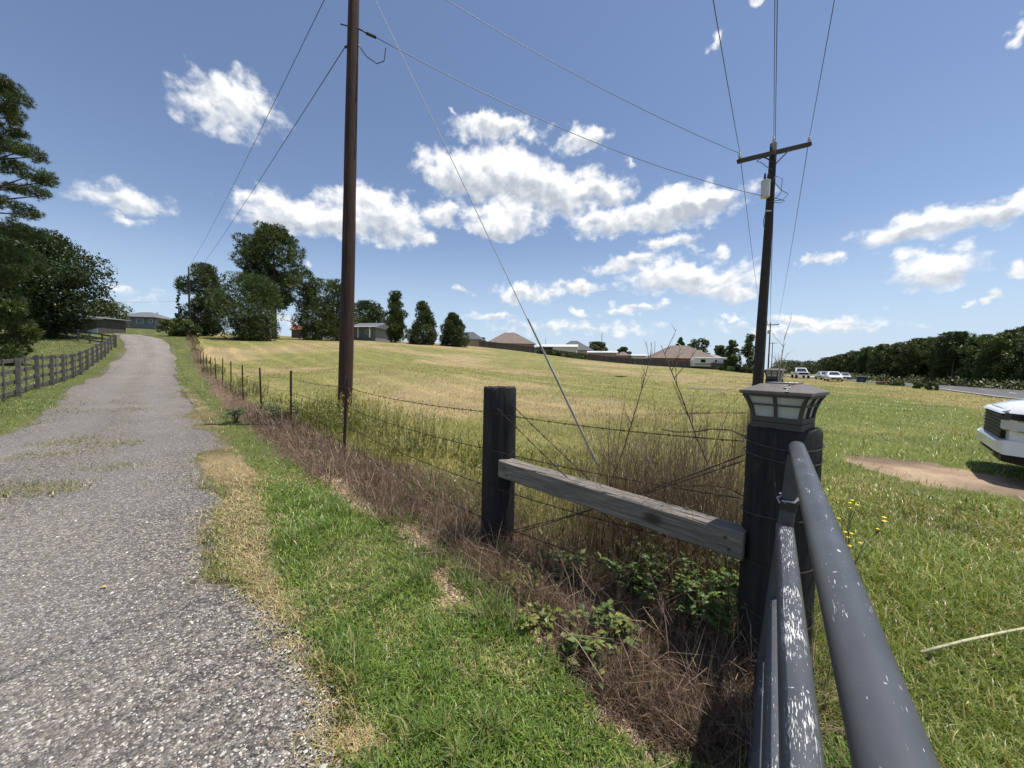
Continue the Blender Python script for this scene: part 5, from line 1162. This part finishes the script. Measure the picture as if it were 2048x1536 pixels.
# ------------------------------------------------------------------ single plants and small things
def stalk(name, label, pts, r0, twigs, mat, cat='weed stalk', seed=1, leaf=None, tl=.22, group=None):
    """a bare branching stem through world points, twigs fanning from its upper part"""
    rg = random.Random(seed); P = [np.array(p, float) for p in pts]; b = P[0]; t = thing(name, label, cat, tuple(b), 0, group)
    n = len(P); mb = MB().tube([p-b for p in P], [r0*(1-.75*i/(n-1)) for i in range(n)], 6); mb.build('stem', mat, t, smooth='all')
    tw = MB(); vb = VB(); tips = []
    for i in range(twigs):
        u = rg.uniform(.3, .98)*(n-1); k = min(n-2, int(u)); q = P[k]+(P[k+1]-P[k])*(u-k); d = (P[k+1]-P[k])/np.linalg.norm(P[k+1]-P[k])
        e = d*.9+np.array([rg.uniform(-.8, .8), rg.uniform(-.8, .8), rg.uniform(-.1, .5)]); e /= np.linalg.norm(e); l_ = tl*rg.uniform(.5, 1.3)*(1.15-.4*u/(n-1)); m = q+e*l_*.5+np.array([0, 0, .02*l_]); f = q+e*l_+np.array([rg.uniform(-.1, .1), 0, .18])*l_
        tw.tube([q-b, m-b, f-b], [r0*.4, r0*.28, r0*.12], 4, False); tips.append(f-b)
        for _ in range(2): g = m+(f-m)*rg.random(); h = g+(e+np.array([rg.uniform(-.9, .9), rg.uniform(-.9, .9), .3]))*l_*.3; tw.tube([g-b, h-b], [r0*.2, r0*.08], 3, False); tips.append(h-b)
    tw.build('twig', mat, t)
    return t, tips
M_STEM = pmat('dead_stem', (.105, .075, .055), .85, var=.3, vscale=20); M_STEMP = pmat('bleached_stem', (.40, .36, .30), .8, var=.2, vscale=20); M_STEMG = pmat('green_stem', (.07, .085, .035), .7, var=.25, vscale=20)
def pxl(l, d0, d1): return [at(x, y, d0+(d1-d0)*i/(len(l)-1)) for i, (x, y) in enumerate(l)]
g0 = at(1222, 962, 3.1); stalk('dead_weed', 'bare branching dead weed left of its twin behind the beam', [(g0[0], 3.1, g1(g0[0], 3.1))]+pxl([(1222,962),(1245,905),(1262,850),(1280,790),(1295,735),(1305,705)], 3.1, 3.2), .007, 12, M_STEM, seed=3, tl=.16)
g0 = at(1465, 1040, 2.95); stalk('dead_weed', 'tallest bare dead weed reaching toward the trailer', [(g0[0], 2.95, g1(g0[0], 2.95))]+pxl([(1465,1040),(1430,960),(1395,880),(1362,790),(1340,735),(1322,690)], 2.95, 3.15), .009, 16, M_STEM, seed=5, tl=.26)
g0 = at(1555, 800, 6.6); stalk('dead_sapling', 'pale leafless sapling sticking up behind the gate lamp', [(g0[0], 6.6, g1(g0[0], 6.6))]+pxl([(1555,800),(1556,770),(1560,735),(1565,705),(1570,668)], 6.6, 6.6), .014, 13, M_STEMP, seed=8, tl=.42)
g0 = at(1200, 930, 5.2)
# leafy bramble plants in the shade of the beam
M_BRAM = leaf_mat('bramble_leaf', rough=.45, trans=.25)
def bramble(px, py, n, hgt, spread, label, cols, size=.03, group=None, name='bramble_plant'):
    p = gp(px, py); t = thing(name, label, 'plant', tuple(p), 0, group); vb = VB(); st = MB(); rg = random.Random(int(px))
    for i in range(n):
        a = rg.uniform(0, 6.28); r = spread*math.sqrt(rg.random()); tip = np.array([r*math.cos(a), r*math.sin(a), hgt*rg.uniform(.35, 1.0)]); mid = tip*.55+np.array([0, 0, hgt*.18])
        st.tube([(0, 0, 0), mid, tip], [.004, .003, .0015], 4, False)
        m = rg.randint(5, 9); ps = np.array([mid+(tip-mid)*rg.uniform(.1, 1.05)+np.array([rg.gauss(0, .02), rg.gauss(0, .02), rg.gauss(0, .012)]) for _ in range(m)])
        d = unit(m); d[:, 2] = np.abs(d[:, 2])*.25; d /= np.linalg.norm(d, axis=1)[:, None]; nrm = np.array([0, 0, 1])+unit(m)*.45; sd = np.cross(nrm, d); sd /= np.linalg.norm(sd, axis=1)[:, None]; s = size*RNG.uniform(.6, 1.4, (m, 1))
        dn = np.array([0, 0, -.25])*s
        V = np.stack([ps, ps+d*s*.7+sd*s*.42, ps+d*s*.8+[0, 0, .004], ps+d*s*.7-sd*s*.42, ps+d*s*1.7+dn], 1).reshape(-1, 3); k = np.arange(m)[:, None]*5
        vb.add((V, np.concatenate([k+[0, 1, 2], k+[0, 2, 3], k+[1, 4, 2], k+[2, 4, 3]]), np.repeat(jit_col(pick(m, cols), m, .2), 5, 0)))
    st.build('stem', M_STEMG, t); vb.link('foliage', M_BRAM, kind=None, parent=t)
GB = [(.10, .16, .045), (.08, .13, .042), (.15, .20, .06), (.19, .20, .05)]; GY = [(.17, .20, .045), (.14, .18, .04), (.22, .23, .05)]
for (px, py, n, h, s) in [(1120,1170,14,.26,.20),(1250,1190,22,.34,.26),(1330,1230,24,.36,.26),(1240,1290,16,.26,.22),(1410,1270,22,.40,.22),(1450,1330,16,.42,.16),(1180,1330,14,.18,.2),(1330,1180,18,.38,.24),(1465,1230,14,.45,.15)]:
    bramble(px, py, n, h, s, 'leafy green bramble in the shade under the brace beam', GB, .034, 'brambles under the brace beam')
for (px, py, n, h, s) in [(1040,1180,16,.14,.16),(1075,1260,18,.13,.16),(930,1100,12,.10,.14),(1010,1130,12,.14,.12)]:
    bramble(px, py, n, h, s, 'yellow green leafy plant by the foot of the brace post', GY, .026, 'yellow green plants by the brace post', 'leafy_plant')
bramble(472, 846, 34, .42, .30, 'dark green leafy clump on the verge by the far wire posts', [(.07, .115, .032), (.10, .15, .045)], .045, None, 'leafy_plant')
bramble(560, 850, 30, .62, .55, 'tall leafy weed clump between two steel fence posts', [(.09, .14, .045), (.12, .17, .05)], .06, None, 'leafy_plant')
# flowering weed on the road side of the gate
for k, (px, py, hx, hy, lb) in enumerate([(1690, 1190, 1700, 1030, 'yellow flowered weed close against the gate rail'), (1640, 1260, 1760, 1060, 'wiry dark stemmed weed leaning toward the road')]):
    p = gp(px, py); q = at(hx, hy, p[1]+.05); t, tips = stalk('flowering_weed', lb, [p, p+(q-p)*.35+[0, 0, .05], p+(q-p)*.7+[.0, 0, .05], q], .0045, 22 if k == 0 else 12, M_STEMG, 'plant', 21+k, None, .17)
    for j, tp_ in enumerate(tips):
        if j % (6 if k == 0 else 12) == 0: MB().lathe([(.004, 0), (.013, .004), (.008, .007), (.001, .008)], tp_, 8).build('flower', pmat('yellow_petal', (.72, .52, .03), .6), t)
# dry cane lying on the roadside grass
a, b = gp(1838, 1346), gp(2110, 1300); o = MB().tube([(0, 0, .10), (b-a)*.3+[0, 0, .125], (b-a)*.6+[0, 0, .14], (b-a)+[0, 0, .15]], [.0075, .0075, .007, .006], 7).build('dry_cane', pmat('cane', (.42, .40, .24), .7, var=.3, vscale=30), smooth='all'); o.location = a; tag(o, 'long pale dry cane lying across the roadside grass', 'cane')
# boards left in the field
for i, (x0, y0, x1, y1, lb) in enumerate([(1375, 777, 1452, 781, 'long pale board lying in the mown field'), (1488, 769, 1507, 769.5, 'short white board near the dark utility pole')]):
    a, b = gp(x0, y0), gp(x1, y1); m = (a+b)/2; o = MB().bar(a-m+[0, 0, .10], b-m+[0, 0, .10], .2, .05).build('board', pmat('pale_board', (.62, .55, .44), .8, var=.15)); o.location = m; tag(o, lb, 'board')
# yellow leaf on the drive
p = gp(201, 1182); o = MB().add([(0, 0, 0), (.02, .015, .008), (.045, 0, .004), (.02, -.016, .009), (.022, 0, .002)], [(0, 3, 4), (3, 2, 4), (2, 1, 4), (1, 0, 4)]).build('fallen_leaf', pmat('yellow_leaf', (.55, .40, .08), .6)); o.location = p+[0, 0, .018]; tag(o, 'single yellow fallen leaf on the gravel', 'leaf')
def grow():
    x, y = polar(600000, .75, 120, -64, 64)
    x2, y2 = polar(60000, .7, 6, 64, 110); x3, y3 = polar(230000, .8, 6, -58, 60)
    x, y = np.r_[x, x2, x3], np.r_[y, y2, y3]
    kk_ = np.clip(np.hypot(x, y)/5, .3, 2.5); reg = region(x+RNG.normal(0, .055, len(x))*kk_, y+RNG.normal(0, .055, len(x))*kk_)
    rr = np.hypot(x, y); n1 = fbm(x, y, .13, 4); m = fbm(x+50, y-20, .9, 3); cl = fbm(x, y, 2.2, 3)
    vb = {k: VB() for k in ('verge_grass', 'field_grass', 'roadside_grass', 'straw_grass', 'dead_brush', 'leaf_litter')}
    lod = np.clip(rr/3.2, 1, 40)**.78
    def emit(key, k, h, w, lean, bend, col, near=7.0, lift=-.004):
        for s, mm in ((2, rr[k] < near), (1, rr[k] >= near)):
            if mm.any():
                kk = np.nonzero(k)[0][mm]; P = np.c_[x[kk], y[kk], zs(x[kk], y[kk])+lift]
                vb[key].add(blades(P, h[mm], w[mm], lean[mm], bend[mm], col[mm], None, s))
    # lush verge between gravel and fence
    k = (reg == 1) & (RNG.random(len(x)) < np.clip(.62+(cl-.40)*3.0, .40, 1)); n = k.sum(); t = np.clip((n1[k]-.35)*3, 0, 1)
    c = jit_col(pick(n, [(.165, .25, .044), (.125, .20, .046), (.23, .30, .055), (.15, .22, .075), (.38, .33, .15)], [.36, .28, .22, .11, .03]), n, .45)
    emit('verge_grass', k, U(n, .035, .095)*(0.55+.9*cl[k])*np.where(rr[k] > 10, 1.2, 1), U(n, .003, .0072)*lod[k], U(n, .2, 1.1), U(n, .2, 1.1), c)
    # taller seeded tufts in the verge
    k = (reg == 1) & (cl > .60) & (RNG.random(len(x)) < .22); n = k.sum()
    emit('verge_grass', k, U(n, .09, .21), U(n, .003, .006)*lod[k], U(n, .05, .7), U(n, .2, .9), jit_col(pick(n, [(.15, .22, .06), (.12, .20, .045), (.30, .30, .13)]), n))
    # yard beyond the board fence
    k = (reg == 7); n = k.sum()
    emit('verge_grass', k, U(n, .06, .16), U(n, .004, .008)*lod[k], U(n, .1, .8), U(n, .2, .9), jit_col(pick(n, [(.12, .17, .035), (.17, .19, .05), (.08, .13, .03)]), n))
    # grass growing in the drive
    tw = np.zeros(len(x)); 
    for (c0, r0) in TUFTS: tw = np.maximum(tw, 1-np.hypot((x-c0[0])*.75, y-c0[1])/(r0*1.1)+(cl-.5)*1.6)
    gd = np.minimum(polydist(x, y, grr), polydist(x, y, gl))
    tw = np.maximum(tw, (.5-gd/(.22*np.clip(rr/5, .5, 2)))*(cl > .47))
    k = (reg == 4) & (tw > 0) & (RNG.random(len(x)) < np.clip(tw*1.6, 0, .95)); n = k.sum()
    emit('verge_grass', k, U(n, .035, .10), U(n, .003, .007)*lod[k], U(n, .3, 1.2), U(n, .1, .9), jit_col(pick(n, [(.15, .19, .045), (.32, .26, .11), (.19, .20, .07)]), n), 7.0, .012)
    # dead straw at the gravel edge
    k = np.isin(reg, (2,)) | ((reg == 4) & (gd < .16) & (RNG.random(len(x)) < .25)) | ((reg == 1) & (cl < .34) & (RNG.random(len(x)) < .3)); n = k.sum()
    emit('straw_grass', k, U(n, .025, .085), U(n, .002, .0045)*lod[k], U(n, .7, 1.45), U(n, 0, .5), jit_col(pick(n, [(.52, .40, .22), (.42, .32, .17), (.34, .28, .13), (.22, .25, .07)], [.36, .26, .16, .22]), n))
    # mown field: green stubble and pale cuttings
    k = (reg == 0) & (RNG.random(len(x)) < .95); n = k.sum(); t = np.clip((n1[k]-.40)*4.5, 0, 1)
    green = pick(n, [(.22, .22, .05), (.17, .19, .04), (.27, .24, .075)]); dry = pick(n, [(.41, .345, .15), (.49, .405, .20), (.33, .28, .105), (.40, .29, .145)])
    swath = np.sin((x[k]*.747+y[k]*.664+(fbm(x[k], y[k], .1, 2)-.5)*4)*2.3)
    sel = (RNG.random(n) < (.26+.5*t+.22*np.clip(swath, -.6, 1)))[:, None]; c = jit_col(np.where(sel, dry, green), n, .32)*(.62+.76*fbm(x[k], y[k], 1.3, 3))[:, None]
    emit('field_grass', k, U(n, .05, .17)*np.where(sel[:, 0], .75, 1.0)*(.4+1.2*fbm(x[k]+9, y[k], .8, 3)), U(n, .003, .007)*lod[k], U(n, .15, 1.3), U(n, .1, .9), c)
    # roadside
    k = (reg == 6); n = k.sum(); t = np.clip((n1[k]-.42)*4+(m[k]-.5)*1.6, 0, 1)*np.clip((rr[k]-4.2)/3.5, 0, 1)
    green = pick(n, [(.19, .245, .045), (.145, .20, .038), (.26, .30, .085), (.20, .25, .06)]); dry = pick(n, [(.46, .38, .18), (.38, .31, .13), (.54, .44, .24)])
    sel = (RNG.random(n) < (.12+.55*t))[:, None]; c = jit_col(np.where(sel, dry, green), n, .36)*(.66+.7*fbm(x[k], y[k], 1.6, 3))[:, None]
    hh = np.where(rr[k] < 5.2, U(n, .07, .22), U(n, .05, .14))*(.5+fbm(x[k]+5, y[k], 1.1, 3))
    emit('roadside_grass', k, hh, U(n, .003, .0065)*lod[k], U(n, .1, 1.1), U(n, .2, 1.2), c)
    # straw and sprigs on the bare track
    k = (reg == 5) & (cl > .44) & (RNG.random(len(x)) < .6); n = k.sum()
    emit('straw_grass', k, U(n, .03, .12), U(n, .002, .004)*lod[k], U(n, .5, 1.45), U(n, 0, .5), jit_col(pick(n, [(.50, .37, .20), (.42, .30, .17), (.20, .21, .07)]), n))
    # brush strip under the wire: dead twigs, sprayed brown
    k = (reg == 3); n = k.sum()
    near_gate = np.clip(1-(np.hypot(x[k]-.6, y[k]-2.2))/3.0, 0, 1)
    c = jit_col(pick(n, [(.155, .10, .068), (.11, .074, .052), (.22, .145, .095), (.31, .22, .14)], [.4, .3, .2, .1]), n, .3)
    emit('dead_brush', k, U(n, .06, .26)*(.55+.9*cl[k]), U(n, .0016, .0034)*lod[k], U(n, .2, 1.5), U(n, -.3, .9), c)
    k = (reg == 3) & (RNG.random(len(x)) < .10) & (cl > .5); n = k.sum()
    emit('verge_grass', k, U(n, .05, .16), U(n, .004, .008)*lod[k], U(n, .1, .9), U(n, .2, .9), jit_col(pick(n, [(.10, .16, .035), (.16, .20, .05)]), n))
    # pale litter of dry leaves
    k = (reg == 8); n = k.sum()
    emit('leaf_litter', k, U(n, .02, .055), U(n, .005, .014)*lod[k], U(n, .9, 1.6), U(n, -.2, .6), jit_col(pick(n, [(.52, .40, .26), (.42, .29, .17), (.60, .48, .33), (.30, .19, .11)]), n))
    info = {'verge_grass': ('short lush green grass along the gravel driveway', 'grass'), 'field_grass': ('mown tan and green grass of the open field', 'grass'),
            'roadside_grass': ('green and straw coloured grass beside the highway', 'grass'), 'straw_grass': ('short dead straw at the gravel edge', 'straw'),
            'dead_brush': ('brown dead twigs under the barbed wire', 'brush'), 'leaf_litter': ('pale dry leaf litter at the fence foot', 'leaf litter')}
    for k_, v in vb.items():
        if v.n: v.link(k_, M_DRY if k_ in ('dead_brush', 'straw_grass', 'leaf_litter') else M_BLADE, *info[k_])
grow()
def weeds(P, h, leafn, stalkc, leafc, leaf_l, leaf_w, lean=.18, stalk_w=.005, up=.7, topc=None):
    """upright weed stalks with small leaves up their length"""
    n = len(P); a = U(n, 0, 2*np.pi); l = U(n, 0, lean); b = U(n, -.05, lean*1.5)
    rr = np.hypot(P[:, 0], P[:, 1]); lod = np.clip(rr/4, 1, 12)**.7
    vb = VB(); vb.add(blades(P, h, stalk_w*lod*U(n, .7, 1.3), l, b, jit_col(stalkc, n, .25), a, 2))
    idx = np.repeat(np.arange(n), leafn); m = len(idx); t = U(m, .18, 1.0)
    d1 = np.c_[np.sin(l)*np.cos(a), np.sin(l)*np.sin(a), np.cos(l)]; d2 = np.c_[np.sin(l+b)*np.cos(a), np.sin(l+b)*np.sin(a), np.cos(l+b)]
    q = np.minimum(t, .55); Q = P[idx]+d1[idx]*(h[idx]*q)[:, None]+d2[idx]*(h[idx]*(t-q))[:, None]
    cc = jit_col(pick(m, leafc), m, .3)
    if topc is not None: k = (t > .82) & (RNG.random(m) < .5); cc[k] = jit_col(topc, int(k.sum()), .15)
    vb.add(blades(Q, U(m, .6, 1.3)*leaf_l*lod[idx]**.5*(1.25-.6*t), leaf_w*lod[idx]*U(m, .6, 1.2), U(m, .3, 1.5)*up, U(m, 0, .8), cc, None, 1))
    return vb
def strip_pts(n, y0, y1, o0, o1, fn, dirv, sgn, power=1.5):
    """points beside a fence line; offsets measured across it"""
    y = y0+(y1-y0)*RNG.random(n)**power; off = U(n, o0, o1); d = np.array(dirv)/np.linalg.norm(dirv); nn = np.array([d[1], -d[0]])*sgn
    b = np.array([fn(v) for v in y]); P = b+nn*off[:, None]
    return np.c_[P, zs(P[:, 0], P[:, 1])]
# green and yellow weeds on the field side of the driveway fence
P = strip_pts(1100, 3.6, 13, .1, 1.7, fence_xy, FD, 1, 1.5); P = P[fbm(P[:, 0], P[:, 1], .9, 3) > .44]
weeds(P, U(len(P), .18, .58), 34, (.20, .20, .08), [(.13, .17, .045), (.20, .23, .05), (.10, .14, .04), (.27, .26, .07)], .05, .010, .5, topc=(.42, .36, .06)).link('fence_weeds', M_BLADE, 'yellow green weeds crowding the field side of the wire', 'weeds')
P = strip_pts(900, 14, 58, -.3, .9, fence_xy, FD, 1, 1.3); P = P[fbm(P[:, 0], P[:, 1], .35, 3) > .47]
weeds(P, U(len(P), .2, .7), 12, (.22, .19, .09), [(.13, .17, .05), (.24, .21, .09), (.17, .12, .08)], .07, .008, .3).link('fence_weeds', M_BLADE, 'scattered weeds along the far run of wire fence', 'weeds')
P = strip_pts(420, 5.2, 9.6, .15, 1.5, fence_xy, FD, 1, 1.0)
weeds(P, U(len(P), .50, 1.0), 30, (.22, .20, .09), [(.14, .18, .05), (.22, .24, .06), (.30, .26, .10)], .05, .009, .35, topc=(.45, .40, .12)).link('tall_weeds', M_BLADE, 'tallest weeds hiding the foot of the reddish pole', 'weeds')
# thicket of thin tan stalks behind the brace beam
c0 = np.array([1.15, 3.1]); P = np.c_[RNG.normal(c0[0]+.10, .36, 2600), RNG.normal(c0[1]-.1, .36, 2600)]
k = left_of(P[:, 0], P[:, 1], BRACE_POST, GATE_POST) & left_of(P[:, 0], P[:, 1], GATE_POST+[.08, 0], GATE_POST+RD+[.08, 0]); P = P[k]; P = np.c_[P, zs(P[:, 0], P[:, 1])]
weeds(P, U(len(P), .45, 1.25)*(.6+.8*fbm(P[:, 0], P[:, 1], 2.5, 2)), 8, (.19, .135, .09), [(.24, .175, .11), (.16, .115, .08), (.20, .18, .08)], .05, .0035, .38, .0040, .5).link('dry_stalks', M_DRY, 'thicket of thin tan stalks behind the weathered brace beam', 'dry stalks')
P = np.c_[U(1500, -1.2, 1.8), U(1500, 2.2, 4.6)]; k = left_of(P[:, 0], P[:, 1], BRACE_POST, GATE_POST) & left_of(P[:, 0], P[:, 1], GATE_POST+[.08, 0], GATE_POST+RD+[.08, 0]); P = P[k]; P = np.c_[P, zs(P[:, 0], P[:, 1])]
weeds(P, U(len(P), .15, .5), 12, (.22, .18, .10), [(.15, .18, .05), (.25, .21, .10), (.12, .15, .045)], .06, .007, .5).link('low_weeds', M_BLADE, 'low mixed weeds under the brace beam', 'weeds')
# tangle of grey brown dead twigs under the wire
k = 5200; y = 1.75+(11-1.75)*RNG.random(k)**1.6; b = np.array([fence_xy(v) if v > 3.27 else GATE_POST+(BRACE_POST-GATE_POST)*(v-1.92)/(3.27-1.92) for v in y]); d = np.array([-.66, .75]); nn = np.array([-d[1], d[0]])
P = b+nn*(U(k, -.1, 1)*np.where(y > 3.3, .65, .8))[:, None]; P = np.c_[P, zs(P[:, 0], P[:, 1])+U(k, 0, .22)*(RNG.random(k) < .6)]
vb = VB(); vb.add(blades(P, U(k, .12, .42), U(k, .0018, .004)*np.clip(np.hypot(P[:, 0], P[:, 1])/3, 1, 4), U(k, .1, 1.65), U(k, -.6, .8), jit_col(pick(k, [(.165, .11, .078), (.115, .08, .06), (.23, .16, .11), (.36, .27, .18)], [.4, .3, .2, .1]), k, .3)))
vb.link('twig_tangle', M_DRY, 'tangled grey brown twigs at the foot of the fence', 'brush')
# tall roadside fence-line weeds that hide the foot of the pole
P = strip_pts(1500, 2.4, 17, -.35, .5, road_fence_xy, RD, -1, 1.0)
weeds(P, U(len(P), .45, 1.02)*np.clip(.55+P[:, 1]*.05, .6, 1.0), 14, (.30, .23, .11), [(.16, .18, .055), (.32, .25, .12), (.22, .20, .08)], .06, .006, .22, .0045).link('roadside_weeds', M_DRY, 'tall dry weeds along the roadside fence line', 'weeds')
P = strip_pts(260, 1.95, 3.4, -.5, -.05, road_fence_xy, RD, -1, 1.0)
weeds(P, U(len(P), .25, .6), 6, (.24, .23, .09), [(.17, .21, .05), (.28, .25, .10)], .06, .004, .35, .0035).link('gate_weeds', M_BLADE, 'thin green stems on the road side of the gate post', 'weeds')
# loose stones on the drive
def stones():
    n = 46000; r = np.exp(U(n, math.log(1.2), math.log(9))); a = np.radians(U(n, -80, 15)); x, y = r*np.sin(a), r*np.cos(a)
    k = region(x, y) == 4; x, y = x[k], y[k]; n = len(x); s = U(n, .003, .0068)*np.where(RNG.random(n) < .04, 1.8, 1)
    z = gz(x, y)+.014+(fbm(x, y, 1.1, 3)-.5)*.02
    base = np.array([(1, 0, 0), (0, 1, 0), (-1, 0, 0), (0, -1, 0), (0, 0, .8), (0, 0, -.5)]); T = np.array([(0, 1, 4), (1, 2, 4), (2, 3, 4), (3, 0, 4)])
    rot = U(n, 0, 6.28); co, si = np.cos(rot), np.sin(rot); B = base[None, :5]*(s[:, None, None]*U((n, 5, 3), .6, 1.35) if False else s[:, None, None]*RNG.uniform(.6, 1.35, (n, 5, 3)))
    X = B[..., 0]*co[:, None]-B[..., 1]*si[:, None]+x[:, None]; Y = B[..., 0]*si[:, None]+B[..., 1]*co[:, None]+y[:, None]; Z = B[..., 2]+z[:, None]
    V = np.stack([X, Y, Z], -1).reshape(-1, 3); TT = (np.arange(n)[:, None, None]*5+T[None]).reshape(-1, 3)
    c = jit_col(pick(n, [(.15, .14, .135), (.26, .25, .235), (.42, .40, .37), (.60, .58, .54), (.26, .20, .15)], [.30, .36, .20, .06, .08]), n, .2, .04)
    vb = VB(); vb.add((V, TT, np.repeat(c, 5, 0))); vb.link('gravel', leaf_mat('stone_chip', rough=.85, trans=0.0), 'loose grey stone chips on the driveway', 'gravel')
stones()
